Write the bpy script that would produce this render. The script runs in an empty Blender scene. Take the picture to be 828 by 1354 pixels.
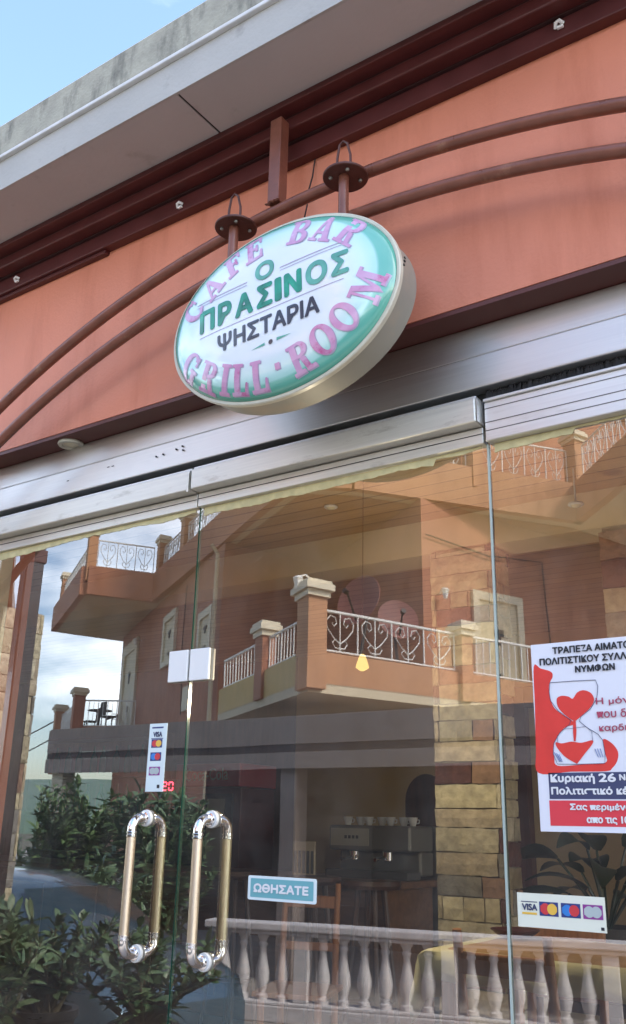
import bpy, bmesh, math, random
from mathutils import Vector, Matrix
R = math.radians
PI = math.pi
random.seed(7)
SC = bpy.context.scene
COL = SC.collection

# ------------------------------------------------------------------ camera
def camera():
    yaw, pit, rol = R(35.04), R(18.72), R(1.292)
    f = Vector((-math.sin(yaw) * math.cos(pit), math.cos(yaw) * math.cos(pit), math.sin(pit)))
    r = Vector((math.cos(yaw), math.sin(yaw), 0))
    u = r.cross(f)
    r2 = r * math.cos(rol) + u * math.sin(rol)
    u2 = -r * math.sin(rol) + u * math.cos(rol)
    m = Matrix((r2, u2, -f)).transposed().to_4x4()
    m.translation = Vector((0, -2.35, 1.2))
    c = bpy.data.cameras.new('camera')
    c.sensor_fit = 'VERTICAL'
    c.sensor_height = 36.0
    c.lens = 1227.6 / 1354.0 * 36.0
    c.clip_start = 0.05
    c.clip_end = 3000
    o = bpy.data.objects.new('camera', c)
    o.matrix_world = m
    COL.objects.link(o)
    SC.camera = o
camera()

# ------------------------------------------------------------------ sky, sun, exposure
SUN_AZ = math.atan2(0.97, 0.10)     # clockwise from +Y: along the street
SUN_EL = R(42)
def world():
    w = bpy.data.worlds.new('World')
    SC.world = w
    w.use_nodes = True
    nt = w.node_tree
    N, L = nt.nodes, nt.links
    N.clear()
    out = N.new('ShaderNodeOutputWorld')
    bg = N.new('ShaderNodeBackground')
    bg.inputs['Strength'].default_value = 0.13
    sky = N.new('ShaderNodeTexSky')
    sky.sky_type = 'NISHITA'
    sky.sun_disc = False
    sky.sun_elevation = SUN_EL
    sky.sun_rotation = SUN_AZ
    sky.air_density = 1.0
    sky.dust_density = 1.5
    sky.ozone_density = 1.5
    tc = N.new('ShaderNodeTexCoord')
    mp = N.new('ShaderNodeMapping')
    mp.inputs['Scale'].default_value = (1.0, 1.0, 2.6)
    L.new(tc.outputs['Generated'], mp.inputs['Vector'])
    nz = N.new('ShaderNodeTexNoise')
    nz.inputs['Scale'].default_value = 2.3
    nz.inputs['Detail'].default_value = 9
    nz.inputs['Roughness'].default_value = 0.55
    L.new(mp.outputs['Vector'], nz.inputs['Vector'])
    cr = N.new('ShaderNodeValToRGB')
    cr.color_ramp.elements[0].position = 0.51
    cr.color_ramp.elements[1].position = 0.70
    L.new(nz.outputs['Fac'], cr.inputs['Fac'])
    # clouds sit low over the horizon: thin out overhead
    sx = N.new('ShaderNodeSeparateXYZ')
    L.new(tc.outputs['Generated'], sx.inputs[0])
    mr = N.new('ShaderNodeMapRange')
    mr.inputs['From Min'].default_value = 0.15
    mr.inputs['From Max'].default_value = 0.55
    mr.inputs['To Min'].default_value = 0.95
    mr.inputs['To Max'].default_value = 0.16
    L.new(sx.outputs['Z'], mr.inputs['Value'])
    mu = N.new('ShaderNodeMath'); mu.operation = 'MULTIPLY'
    L.new(cr.outputs['Color'], mu.inputs[0]); L.new(mr.outputs[0], mu.inputs[1])
    mx = N.new('ShaderNodeMixRGB')
    mx.inputs['Color2'].default_value = (15.0, 15.2, 15.6, 1)
    L.new(mu.outputs[0], mx.inputs['Fac'])
    L.new(sky.outputs[0], mx.inputs['Color1'])
    L.new(mx.outputs[0], bg.inputs['Color'])
    L.new(bg.outputs[0], out.inputs['Surface'])
world()
def sun():
    l = bpy.data.lights.new('sun', 'SUN')
    l.energy = 1.5
    l.angle = R(12)
    l.color = (1.0, 0.95, 0.87)
    o = bpy.data.objects.new('sun', l)
    s = Vector((math.sin(SUN_AZ) * math.cos(SUN_EL), math.cos(SUN_AZ) * math.cos(SUN_EL), math.sin(SUN_EL)))
    o.rotation_euler = (-s).to_track_quat('-Z', 'Y').to_euler()
    o.location = s * 40
    COL.objects.link(o)
sun()
SC.view_settings.view_transform = 'Standard'
SC.view_settings.look = 'None'
SC.view_settings.gamma = 1
SC.view_settings.exposure = 2.15
SC.cycles.max_bounces = 10
SC.cycles.transparent_max_bounces = 16
SC.cycles.glossy_bounces = 5
SC.cycles.caustics_reflective = False
SC.cycles.caustics_refractive = False

# ------------------------------------------------------------------ materials
def mat(name, col, rough=0.6, metal=0.0, var=0.0, vscale=6.0, bump=0.0, bscale=40.0, coat=0.0, spec=None, stretch=None, col2=None, attr=None, dirt=None):
    m = bpy.data.materials.new(name)
    m.use_nodes = True
    nt = m.node_tree; N, L = nt.nodes, nt.links
    b = N['Principled BSDF']
    b.inputs['Base Color'].default_value = (*col, 1)
    b.inputs['Roughness'].default_value = rough
    b.inputs['Metallic'].default_value = metal
    if coat: b.inputs['Coat Weight'].default_value = coat; b.inputs['Coat Roughness'].default_value = 0.06
    if spec is not None: b.inputs['Specular IOR Level'].default_value = spec
    tc = N.new('ShaderNodeTexCoord')
    src = tc.outputs['Object']
    if stretch:
        mp = N.new('ShaderNodeMapping'); mp.inputs['Scale'].default_value = stretch
        L.new(src, mp.inputs['Vector']); src = mp.outputs['Vector']
    base = None
    if attr:
        a = N.new('ShaderNodeAttribute'); a.attribute_name = attr; base = a.outputs['Color']
    if var > 0 or col2:
        nz = N.new('ShaderNodeTexNoise'); nz.inputs['Scale'].default_value = vscale; nz.inputs['Detail'].default_value = 6
        L.new(src, nz.inputs['Vector'])
        cr = N.new('ShaderNodeValToRGB')
        cr.color_ramp.elements[0].position = 0.3; cr.color_ramp.elements[1].position = 0.7
        if col2:
            cr.color_ramp.elements[0].color = (*col, 1); cr.color_ramp.elements[1].color = (*col2, 1)
        else:
            k = 1 - var if not attr else 1 - var
            c0 = (1, 1, 1) if attr else col
            cr.color_ramp.elements[0].color = (*[c * k for c in c0], 1); cr.color_ramp.elements[1].color = (*[min(1, c * (1 + var)) for c in c0], 1)
        L.new(nz.outputs['Fac'], cr.inputs['Fac'])
        if base is not None:
            mm = N.new('ShaderNodeMixRGB'); mm.blend_type = 'MULTIPLY'; mm.inputs['Fac'].default_value = 1
            L.new(base, mm.inputs['Color1']); L.new(cr.outputs['Color'], mm.inputs['Color2']); base = mm.outputs['Color']
        else:
            base = cr.outputs['Color']
        rr = N.new('ShaderNodeMapRange'); rr.inputs['To Min'].default_value = max(0, rough - 0.08); rr.inputs['To Max'].default_value = min(1, rough + 0.08)
        L.new(nz.outputs['Fac'], rr.inputs['Value']); L.new(rr.outputs[0], b.inputs['Roughness'])
    if dirt:
        dcol, dscale, lo, hi, dst = dirt
        mp2 = N.new('ShaderNodeMapping'); mp2.inputs['Scale'].default_value = dst
        L.new(tc.outputs['Object'], mp2.inputs['Vector'])
        n2 = N.new('ShaderNodeTexNoise'); n2.inputs['Scale'].default_value = dscale; n2.inputs['Detail'].default_value = 8; n2.inputs['Roughness'].default_value = 0.65
        L.new(mp2.outputs['Vector'], n2.inputs['Vector'])
        r2 = N.new('ShaderNodeMapRange'); r2.inputs['From Min'].default_value = lo; r2.inputs['From Max'].default_value = hi
        L.new(n2.outputs['Fac'], r2.inputs['Value'])
        mm = N.new('ShaderNodeMixRGB'); L.new(r2.outputs[0], mm.inputs['Fac'])
        if base is not None: L.new(base, mm.inputs['Color1'])
        else: mm.inputs['Color1'].default_value = (*col, 1)
        mm.inputs['Color2'].default_value = (*dcol, 1)
        base = mm.outputs['Color']
    if base is not None: L.new(base, b.inputs['Base Color'])
    if bump > 0:
        nb = N.new('ShaderNodeTexNoise'); nb.inputs['Scale'].default_value = bscale; nb.inputs['Detail'].default_value = 5
        L.new(src, nb.inputs['Vector'])
        bp = N.new('ShaderNodeBump'); bp.inputs['Strength'].default_value = bump; bp.inputs['Distance'].default_value = 0.01
        L.new(nb.outputs['Fac'], bp.inputs['Height']); L.new(bp.outputs[0], b.inputs['Normal'])
    return m

def planks(name, c1, c2, width, axis, rough=0.55, joint=.3):
    """boards of a given width running across the chosen axis, with dark joints and grain"""
    m = bpy.data.materials.new(name); m.use_nodes = True
    nt = m.node_tree; N, L = nt.nodes, nt.links; b = N['Principled BSDF']
    tc = N.new('ShaderNodeTexCoord'); sp = N.new('ShaderNodeSeparateXYZ'); L.new(tc.outputs['Object'], sp.inputs[0])
    dv = N.new('ShaderNodeMath'); dv.operation = 'DIVIDE'; dv.inputs[1].default_value = width
    L.new(sp.outputs[axis], dv.inputs[0])
    fl = N.new('ShaderNodeMath'); fl.operation = 'FLOOR'; L.new(dv.outputs[0], fl.inputs[0])
    fr = N.new('ShaderNodeMath'); fr.operation = 'FRACT'; L.new(dv.outputs[0], fr.inputs[0])
    wn = N.new('ShaderNodeTexWhiteNoise'); wn.noise_dimensions = '1D'; L.new(fl.outputs[0], wn.inputs['W'])
    mp = N.new('ShaderNodeMapping'); sc = [2.0, 2.0, 2.0]; sc[axis] = 30.0; mp.inputs['Scale'].default_value = sc
    L.new(tc.outputs['Object'], mp.inputs['Vector'])
    nz = N.new('ShaderNodeTexNoise'); nz.inputs['Scale'].default_value = 3; nz.inputs['Detail'].default_value = 6; L.new(mp.outputs[0], nz.inputs['Vector'])
    ad = N.new('ShaderNodeMath'); ad.operation = 'MULTIPLY_ADD'; ad.inputs[1].default_value = 0.55
    L.new(wn.outputs['Value'], ad.inputs[0])
    h = N.new('ShaderNodeMath'); h.operation = 'MULTIPLY'; h.inputs[1].default_value = 0.5; L.new(nz.outputs['Fac'], h.inputs[0])
    L.new(h.outputs[0], ad.inputs[2])
    cr = N.new('ShaderNodeValToRGB'); cr.color_ramp.elements[0].color = (*c1, 1); cr.color_ramp.elements[1].color = (*c2, 1)
    cr.color_ramp.elements[0].position = .1; cr.color_ramp.elements[1].position = .8
    L.new(ad.outputs[0], cr.inputs['Fac'])
    lt = N.new('ShaderNodeMath'); lt.operation = 'LESS_THAN'; lt.inputs[1].default_value = 0.08; L.new(fr.outputs[0], lt.inputs[0])
    mx = N.new('ShaderNodeMixRGB'); L.new(lt.outputs[0], mx.inputs['Fac']); L.new(cr.outputs[0], mx.inputs['Color1'])
    mx.inputs['Color2'].default_value = (c1[0] * joint, c1[1] * joint, c1[2] * joint, 1)
    L.new(mx.outputs[0], b.inputs['Base Color']); b.inputs['Roughness'].default_value = rough
    return m

def glass_face():
    """outer face of the reflective shop glass"""
    m = bpy.data.materials.new('glass_face'); m.use_nodes = True
    nt = m.node_tree; N, L = nt.nodes, nt.links; N.clear()
    o = N.new('ShaderNodeOutputMaterial'); mx = N.new('ShaderNodeMixShader')
    t = N.new('ShaderNodeBsdfTransparent'); t.inputs['Color'].default_value = (0.90, 0.89, 0.84, 1)
    g = N.new('ShaderNodeBsdfGlossy'); g.inputs['Roughness'].default_value = 0.0; g.inputs['Color'].default_value = (1, 1, 1, 1)
    f = N.new('ShaderNodeFresnel'); f.inputs['IOR'].default_value = 2.6
    # faint waviness of toughened panes and a little dust
    tc = N.new('ShaderNodeTexCoord'); nz = N.new('ShaderNodeTexNoise'); nz.inputs['Scale'].default_value = 1.6; nz.inputs['Detail'].default_value = 1
    L.new(tc.outputs['Object'], nz.inputs['Vector'])
    bp = N.new('ShaderNodeBump'); bp.inputs['Strength'].default_value = 0.05; bp.inputs['Distance'].default_value = 0.01
    L.new(nz.outputs['Fac'], bp.inputs['Height']); L.new(bp.outputs[0], g.inputs['Normal'])
    L.new(f.outputs[0], mx.inputs['Fac']); L.new(t.outputs[0], mx.inputs[1]); L.new(g.outputs[0], mx.inputs[2])
    df = N.new('ShaderNodeBsdfDiffuse'); df.inputs['Color'].default_value = (.75, .73, .68, 1)
    n2 = N.new('ShaderNodeTexNoise'); n2.inputs['Scale'].default_value = 3.5; n2.inputs['Detail'].default_value = 7; n2.inputs['Roughness'].default_value = .7
    L.new(tc.outputs['Object'], n2.inputs['Vector'])
    mr = N.new('ShaderNodeMapRange'); mr.inputs['From Min'].default_value = .35; mr.inputs['From Max'].default_value = .75; mr.inputs['To Min'].default_value = .008; mr.inputs['To Max'].default_value = .065
    L.new(n2.outputs['Fac'], mr.inputs['Value'])
    m2 = N.new('ShaderNodeMixShader'); L.new(mr.outputs[0], m2.inputs['Fac']); L.new(mx.outputs[0], m2.inputs[1]); L.new(df.outputs[0], m2.inputs[2])
    L.new(m2.outputs[0], o.inputs['Surface'])
    return m
def clear(name, col):
    m = bpy.data.materials.new(name); m.use_nodes = True
    nt = m.node_tree; N, L = nt.nodes, nt.links; N.clear()
    o = N.new('ShaderNodeOutputMaterial'); t = N.new('ShaderNodeBsdfTransparent'); t.inputs['Color'].default_value = (*col, 1)
    L.new(t.outputs[0], o.inputs['Surface']); return m
def emit(name, col, s):
    m = bpy.data.materials.new(name); m.use_nodes = True
    nt = m.node_tree; N, L = nt.nodes, nt.links; N.clear()
    o = N.new('ShaderNodeOutputMaterial'); t = N.new('ShaderNodeEmission'); t.inputs['Color'].default_value = (*col, 1); t.inputs['Strength'].default_value = s
    L.new(t.outputs[0], o.inputs['Surface']); return m

M = dict(
    orange=mat('orange_render', (0.66, 0.235, 0.145), 0.55, var=0.07, vscale=2.2, bump=0.22, bscale=70, dirt=((0.53, 0.165, 0.09), 2.4, 0.5, 0.78, (2.2, 1, .35))),
    maroon=mat('maroon_paint', (0.085, 0.018, 0.018), 0.42, var=0.15, vscale=9, bump=0.1, bscale=30),
    maroon_dark=mat('maroon_shadow_line', (0.035, 0.01, 0.011), 0.6),
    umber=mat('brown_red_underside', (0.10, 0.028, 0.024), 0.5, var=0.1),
    concrete_grey=mat('grey_painted_concrete', (0.42, 0.415, 0.40), 0.75, var=0.06, vscale=4, bump=0.2, bscale=60, dirt=((0.24, 0.23, 0.22), 7, 0.62, 0.8, (1, 1, 1))),
    gutter=mat('weathered_gutter', (0.36, 0.35, 0.29), 0.8, var=0.14, vscale=12, bump=0.3, bscale=70, dirt=((0.10, 0.10, 0.085), 3.5, 0.50, 0.72, (3.0, 1, 1.0))),
    ledge=mat('pale_drip_edge', (0.62, 0.63, 0.64), 0.6, var=0.08, vscale=20),
    soffit=mat('grey_soffit_paint', (0.45, 0.435, 0.435), 0.75, var=0.05, vscale=3, bump=0.1, bscale=50, dirt=((0.25, 0.22, 0.21), 5, 0.6, 0.85, (1, 1, 1))),
    black=mat('black_gap', (0.012, 0.012, 0.013), 0.7),
    pipe=mat('brown_pipe_paint', (0.19, 0.068, 0.045), 0.30, var=0.18, vscale=14, bump=0.15, bscale=45, dirt=((0.30, 0.16, 0.10), 9, 0.60, 0.72, (1, 1, 1))),
    flange=mat('dark_red_steel', (0.085, 0.028, 0.022), 0.5, var=0.2, vscale=30, bump=0.15, bscale=80),
    alu=mat('brushed_aluminium', (0.68, 0.66, 0.63), 0.42, metal=1.0, var=0.04, vscale=3, stretch=(1, 60, 60), bump=0.02, bscale=8),
    alu_light=mat('anodised_rail', (0.72, 0.71, 0.69), 0.42, metal=0.75, var=0.05, vscale=3, stretch=(1, 50, 50), dirt=((0.5, 0.47, 0.42), 5, 0.58, 0.8, (.6, 4, 4))),
    alu_cream=mat('dulled_rail', (0.70, 0.68, 0.62), 0.42, metal=0.6, var=0.07, vscale=3, stretch=(1, 40, 40), dirt=((0.36, 0.33, 0.28), 7, 0.6, 0.8, (.8, 3, 3))),
    chrome=mat('chrome', (0.86, 0.86, 0.87), 0.07, metal=1.0),
    grip=mat('bronzed_grip', (0.68, 0.56, 0.42), 0.48, metal=1.0, var=0.10, vscale=4, stretch=(30, 30, 2)),
    grip_in=mat('brass_grip', (0.56, 0.51, 0.35), 0.46, metal=1.0, var=0.10, vscale=4, stretch=(30, 30, 2)),
    rubber=mat('rubber', (0.02, 0.02, 0.02), 0.6),
    brush=mat('brush_bristle', (0.035, 0.035, 0.04), 0.8),
    edge=mat('green_glass_edge', (0.02, 0.10, 0.075), 0.15, spec=0.8),
    edge_light=mat('pale_glass_edge', (0.42, 0.50, 0.46), 0.2),
    tape=mat('yellowed_tape', (0.62, 0.55, 0.30), 0.7, var=0.15, vscale=25),
    white=mat('white_plastic', (0.80, 0.80, 0.80), 0.35),
    paper=mat('poster_paper', (0.76, 0.77, 0.84), 0.45, bump=0.05, bscale=6),
    red=mat('poster_red', (0.72, 0.045, 0.035), 0.5, var=0.07, vscale=20),
    ink=mat('poster_black', (0.02, 0.022, 0.03), 0.5),
    navy=mat('poster_navy', (0.05, 0.06, 0.14), 0.5),
    crimson=mat('poster_crimson_text', (0.42, 0.06, 0.12), 0.5),
    blue_sketch=mat('poster_blue', (0.20, 0.26, 0.48), 0.5),
    pink_red=mat('poster_pink_red', (0.72, 0.05, 0.07), 0.5),
    lettwhite=mat('letter_white', (0.82, 0.82, 0.84), 0.45),
    sticker=mat('sticker_white', (0.70, 0.80, 0.82), 0.4),
    sticker_cream=mat('sticker_cream', (0.78, 0.80, 0.68), 0.4),
    teal=mat('sticker_teal', (0.16, 0.42, 0.47), 0.4),
    card_red=mat('card_red', (0.62, 0.05, 0.06), 0.4), card_yellow=mat('card_yellow', (0.80, 0.50, 0.08), 0.4), card_blue=mat('card_blue', (0.04, 0.22, 0.62), 0.4),
    card_navy=mat('card_navy', (0.03, 0.05, 0.20), 0.4), card_grey=mat('card_grey', (0.45, 0.52, 0.52), 0.4), card_purple=mat('card_purple', (0.28, 0.05, 0.28), 0.4),
    sign_rim=mat('cream_sign_trim', (0.58, 0.56, 0.47), 0.35, var=0.08, vscale=20),
    sign_case=mat('dull_sign_casing', (0.30, 0.29, 0.255), 0.5, metal=0.1, var=0.08, vscale=6, stretch=(1, 1, 1), dirt=((0.42, 0.33, 0.24), 4, 0.55, 0.8, (1, 1, 1))),
    sign_green=mat('sign_green', (0.005, 0.24, 0.15), 0.3, coat=0.6, var=0.5, vscale=16),
    sign_green_pale=mat('sign_green_faded', (0.10, 0.36, 0.29), 0.3, coat=0.6, var=0.25, vscale=16),
    sign_dark=mat('sign_charcoal', (0.035, 0.045, 0.07), 0.3, coat=0.6),
    sign_pink=mat('sign_faded_pink', (0.54, 0.24, 0.45), 0.25, coat=0.6, col2=(0.62, 0.42, 0.62), vscale=11, dirt=((0.46, 0.08, 0.24), 15, 0.56, 0.70, (1, 1, 1))),
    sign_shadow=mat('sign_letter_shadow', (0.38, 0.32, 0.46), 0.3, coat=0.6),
    # interior
    beige=mat('beige_plaster', (0.60, 0.46, 0.27), 0.8, var=0.05, vscale=2, bump=0.1, bscale=40),
    cream=mat('cream_paint', (0.74, 0.62, 0.42), 0.7, var=0.05, vscale=2),
    darkwood=mat('dark_wood', (0.075, 0.03, 0.018), 0.45, var=0.3, vscale=5, stretch=(6, 6, 1)),
    midwood=mat('orange_wood', (0.42, 0.17, 0.06), 0.45, var=0.25, vscale=5, stretch=(10, 10, 1)),
    barwood=mat('bar_wood', (0.18, 0.085, 0.042), 0.4, var=0.25, vscale=5, stretch=(1, 6, 6)),
    tile_floor=mat('floor_tile', (0.30, 0.21, 0.15), 0.3, var=0.15, vscale=3),
    steel=mat('machine_steel', (0.24, 0.235, 0.22), 0.45, metal=0.5),
    steel_dark=mat('dark_appliance', (0.10, 0.10, 0.10), 0.4),
    fridge_red=mat('fridge_header_red', (0.10, 0.012, 0.014), 0.35),
    yellow_glow=emit('yellow_highlight_glow', (1.0, 0.72, 0.22), 0.28),  # glow standing in for a yellow highlight
    led=emit('red_led', (1.0, 0.03, 0.06), 3.0),
    panel_grey=mat('dull_cream_panel', (0.42, 0.40, 0.33), 0.5),
    header_red=mat('header_red', (0.42, 0.025, 0.035), 0.35),
    cloth=mat('yellow_tablecloth', (0.76, 0.70, 0.42), 0.8, var=0.08, vscale=8, bump=0.2, bscale=60),
    cloth2=mat('wrap_brown_cloth', (0.46, 0.27, 0.12), 0.8, var=0.15, vscale=8),
    stone=mat('cladding_stone', (0.4, 0.3, 0.2), 0.85, var=0.40, vscale=22, bump=1.0, bscale=34, attr='tint'),
    mortar=mat('mortar', (0.30, 0.25, 0.17), 0.9, var=.2, vscale=20),
    leaf_dark=mat('house_plant_leaf', (0.012, 0.030, 0.014), 0.35, var=0.3, vscale=6),
    leaf=mat('oleander_leaf', (0.05, 0.11, 0.035), 0.40, col2=(0.19, 0.27, 0.11), vscale=13.0),
    leaf_light=mat('pale_leaf', (0.11, 0.21, 0.09), 0.40, col2=(0.30, 0.38, 0.20), vscale=13.0),
    leaf_mid=mat('shrub_leaf', (0.035, 0.09, 0.04), 0.38, col2=(0.17, 0.25, 0.12), vscale=12.0),
    stem=mat('plant_stem', (0.13, 0.11, 0.06), 0.8, var=0.2),
    pot=mat('terracotta', (0.36, 0.14, 0.075), 0.8, var=0.15), pot_dark=mat('dark_pot', (0.05, 0.045, 0.04), 0.5),
    # street
    asphalt=mat('asphalt', (0.055, 0.055, 0.056), 0.9, var=0.2, vscale=2, bump=0.3, bscale=120),
    paving=mat('pavement', (0.30, 0.27, 0.24), 0.85, var=0.12, vscale=3, bump=0.2, bscale=60),
    ground=mat('far_ground', (0.14, 0.13, 0.09), 0.95, var=0.2, vscale=.3),
    house=mat('terracotta_render', (0.43, 0.18, 0.10), 0.75, var=0.10, vscale=1.2, dirt=((0.30, 0.11, 0.06), 1.1, 0.48, 0.75, (1.4, 1.4, .25))),
    house_light=mat('apricot_render', (0.52, 0.26, 0.13), 0.75, var=0.06, vscale=.8, dirt=((0.36, 0.16, 0.08), 1.3, 0.48, 0.78, (1.5, 1.5, .25))),
    house_yellow=mat('ochre_render', (0.60, 0.42, 0.17), 0.75, var=0.05, vscale=.8),
    house_soffit=mat('pale_soffit', (0.62, 0.52, 0.36), 0.8, var=0.06, vscale=.8),
    wood_soffit=planks('house_wood_lining', (0.22, 0.08, 0.03), (0.40, 0.17, 0.07), 0.16, 1),
    frame_cream=mat('cream_trim', (0.72, 0.63, 0.46), 0.6, var=0.05),
    rail_white=mat('white_iron', (0.78, 0.76, 0.70), 0.45),
    shutter=mat('pale_shutter', (0.66, 0.56, 0.38), 0.55, var=0.05),
    iron=mat('black_iron', (0.02, 0.018, 0.016), 0.5),
    pane_dark=mat('dark_window', (0.03, 0.035, 0.04), 0.08, spec=0.8),
    roof_tile=mat('clay_roof', (0.34, 0.13, 0.07), 0.8, var=0.2, vscale=6),
    dish=mat('rust_dish', (0.24, 0.085, 0.065), 0.6, var=0.15, vscale=5),
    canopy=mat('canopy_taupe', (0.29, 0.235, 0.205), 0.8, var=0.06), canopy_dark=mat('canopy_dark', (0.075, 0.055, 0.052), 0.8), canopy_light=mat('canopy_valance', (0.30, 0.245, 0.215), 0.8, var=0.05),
    marble=mat('white_balustrade', (0.62, 0.59, 0.58), 0.6, var=0.14, vscale=6, bump=0.1, bscale=30),
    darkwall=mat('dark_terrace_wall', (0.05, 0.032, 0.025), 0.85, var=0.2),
    car_paint=mat('silver_blue_paint', (0.10, 0.17, 0.22), 0.25, metal=0.5, coat=1.0), car_glass=mat('car_glass', (0.012, 0.03, 0.032), 0.04, spec=0.9), tyre=mat('tyre', (0.02, 0.02, 0.02), 0.8),
    lamp_glass=mat('lantern_glass', (0.80, 0.74, 0.55), 0.25),
    postwood=mat('varnished_post', (0.035, 0.015, 0.013), 0.28, var=0.3, vscale=4, stretch=(8, 8, 1), coat=0.5),
    cable=mat('cable', (0.03, 0.02, 0.02), 0.6),
    chair_dark=mat('terrace_chair', (0.06, 0.05, 0.045), 0.6),
)
M['glass'] = glass_face()
M['glass_back'] = clear('glass_back', (0.97, 0.985, 0.975))
M['ceil'] = planks('interior_plank_ceiling', (0.36, 0.24, 0.12), (0.58, 0.41, 0.22), 0.11, 1, joint=.62)
M['porch_wood'] = planks('porch_wood_lining', (0.24, 0.095, 0.03), (0.46, 0.21, 0.07), 0.10, 1)

# ------------------------------------------------------------------ mesh helpers
class MB:
    def __init__(s): s.v = []; s.f = []; s.mi = []; s.cols = []; s.cur = 0; s.tint = (1, 1, 1)
    def add(s, vs, fs):
        n = len(s.v); s.v += [tuple(v) for v in vs]
        for f in fs: s.f.append([n + i for i in f]); s.mi.append(s.cur); s.cols.append(s.tint)
        return s
    def box(s, x0, x1, y0, y1, z0, z1):
        return s.add([(x0, y0, z0), (x1, y0, z0), (x1, y1, z0), (x0, y1, z0), (x0, y0, z1), (x1, y0, z1), (x1, y1, z1), (x0, y1, z1)],
                     [(0, 3, 2, 1), (4, 5, 6, 7), (0, 1, 5, 4), (1, 2, 6, 5), (2, 3, 7, 6), (3, 0, 4, 7)])
    def prism(s, poly, z0, z1):
        n = len(poly)
        a = sum(poly[i][0] * poly[(i + 1) % n][1] - poly[(i + 1) % n][0] * poly[i][1] for i in range(n))
        if a < 0: poly = poly[::-1]
        vs = [(p[0], p[1], z0) for p in poly] + [(p[0], p[1], z1) for p in poly]
        fs = [tuple(range(n))[::-1], tuple(range(n, 2 * n))] + [(i, (i + 1) % n, n + (i + 1) % n, n + i) for i in range(n)]
        return s.add(vs, fs)
    def wallseg(s, p, q, t, z0, z1, ext=0.0):
        """upright slab along p-q (plan points), thickness t on the left of p->q"""
        d = Vector((q[0] - p[0], q[1] - p[1])).normalized(); n = Vector((-d.y, d.x))
        p = Vector(p[:2]) - d * ext; q = Vector(q[:2]) + d * ext
        return s.prism([p, q, q + n * t, p + n * t], z0, z1)
    def tube(s, path, r, seg=10, cap=True, closed=False):
        P = [Vector(p) for p in path]; n = len(P); rs = r if isinstance(r, (list, tuple)) else [r] * n
        vs = []; up = None
        for i in range(n):
            if closed: t = P[(i + 1) % n] - P[i - 1]
            else: t = P[min(i + 1, n - 1)] - P[max(i - 1, 0)]
            t.normalize()
            if up is None:
                up = Vector((0, 0, 1)) if abs(t.z) < 0.9 else Vector((1, 0, 0))
            a = (up - t * up.dot(t)); a.normalize(); b = t.cross(a); up = a
            for k in range(seg):
                an = 2 * PI * k / seg
                vs.append(P[i] + (a * math.cos(an) + b * math.sin(an)) * rs[i])
        fs = []
        m = n if closed else n - 1
        for i in range(m):
            j = (i + 1) % n
            for k in range(seg):
                k2 = (k + 1) % seg
                fs.append((i * seg + k, i * seg + k2, j * seg + k2, j * seg + k))
        if cap and not closed:
            fs.append(tuple(range(seg))[::-1]); fs.append(tuple((n - 1) * seg + k for k in range(seg)))
        return s.add(vs, fs)
    def lathe(s, prof, c=(0, 0, 0), axis=(0, 0, 1), seg=20):
        """prof: (radius, height) pairs, turned about axis through c"""
        ax = Vector(axis).normalized(); u = Vector((1, 0, 0)) if abs(ax.x) < 0.9 else Vector((0, 1, 0))
        u = (u - ax * u.dot(ax)).normalized(); w = ax.cross(u); c = Vector(c)
        vs = []
        for r, h in prof:
            for k in range(seg):
                an = 2 * PI * k / seg
                vs.append(c + ax * h + (u * math.cos(an) + w * math.sin(an)) * r)
        fs = []
        for i in range(len(prof) - 1):
            for k in range(seg):
                k2 = (k + 1) % seg
                fs.append((i * seg + k, i * seg + k2, (i + 1) * seg + k2, (i + 1) * seg + k))
        fs.append(tuple(range(seg))[::-1]); fs.append(tuple((len(prof) - 1) * seg + k for k in range(seg)))
        return s.add(vs, fs)
    def build(s, name, mats, parent=None, smooth=False, bevel=0.0, tint=False, loc=None, angle=40):
        me = bpy.data.meshes.new(name); me.from_pydata(s.v, [], s.f); me.update()
        for m in (mats if isinstance(mats, (list, tuple)) else [mats]): me.materials.append(M[m] if isinstance(m, str) else m)
        me.polygons.foreach_set('material_index', s.mi)
        if tint:
            ca = me.color_attributes.new('tint', 'FLOAT_COLOR', 'CORNER')
            for p in me.polygons:
                for li in p.loop_indices: ca.data[li].color = (*s.cols[p.index], 1)
        o = bpy.data.objects.new(name, me); COL.objects.link(o)
        if parent: o.parent = parent
        if loc: o.location = loc
        if bevel:
            b = o.modifiers.new('bevel', 'BEVEL'); b.width = bevel; b.segments = 2; b.limit_method = 'ANGLE'; b.angle_limit = R(35)
        if smooth:
            me.polygons.foreach_set('use_smooth', [True] * len(me.polygons))
            me.set_sharp_from_angle(angle=R(angle))
        return o

def thing(name, label, cat, loc=(0, 0, 0), group=None):
    o = bpy.data.objects.new(name, None); COL.objects.link(o); o.empty_display_size = 0.1
    o.location = loc
    return tag(o, label, cat, group)
def tag(o, label, cat, group=None):
    o['label'] = label; o['category'] = cat
    if group: o['group'] = group
    return o
def struct(o): o['kind'] = 'structure'; return o
def dup(root, loc, label=None, rz=None):
    r = root.copy(); COL.objects.link(r); r.location = loc
    if rz is not None: r.rotation_euler = (0, 0, rz)
    if label: r['label'] = label
    for ch in list(root.children):
        c = ch.copy(); COL.objects.link(c); c.parent = r
        for g in list(ch.children):
            d = g.copy(); COL.objects.link(d); d.parent = c
    return r

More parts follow.
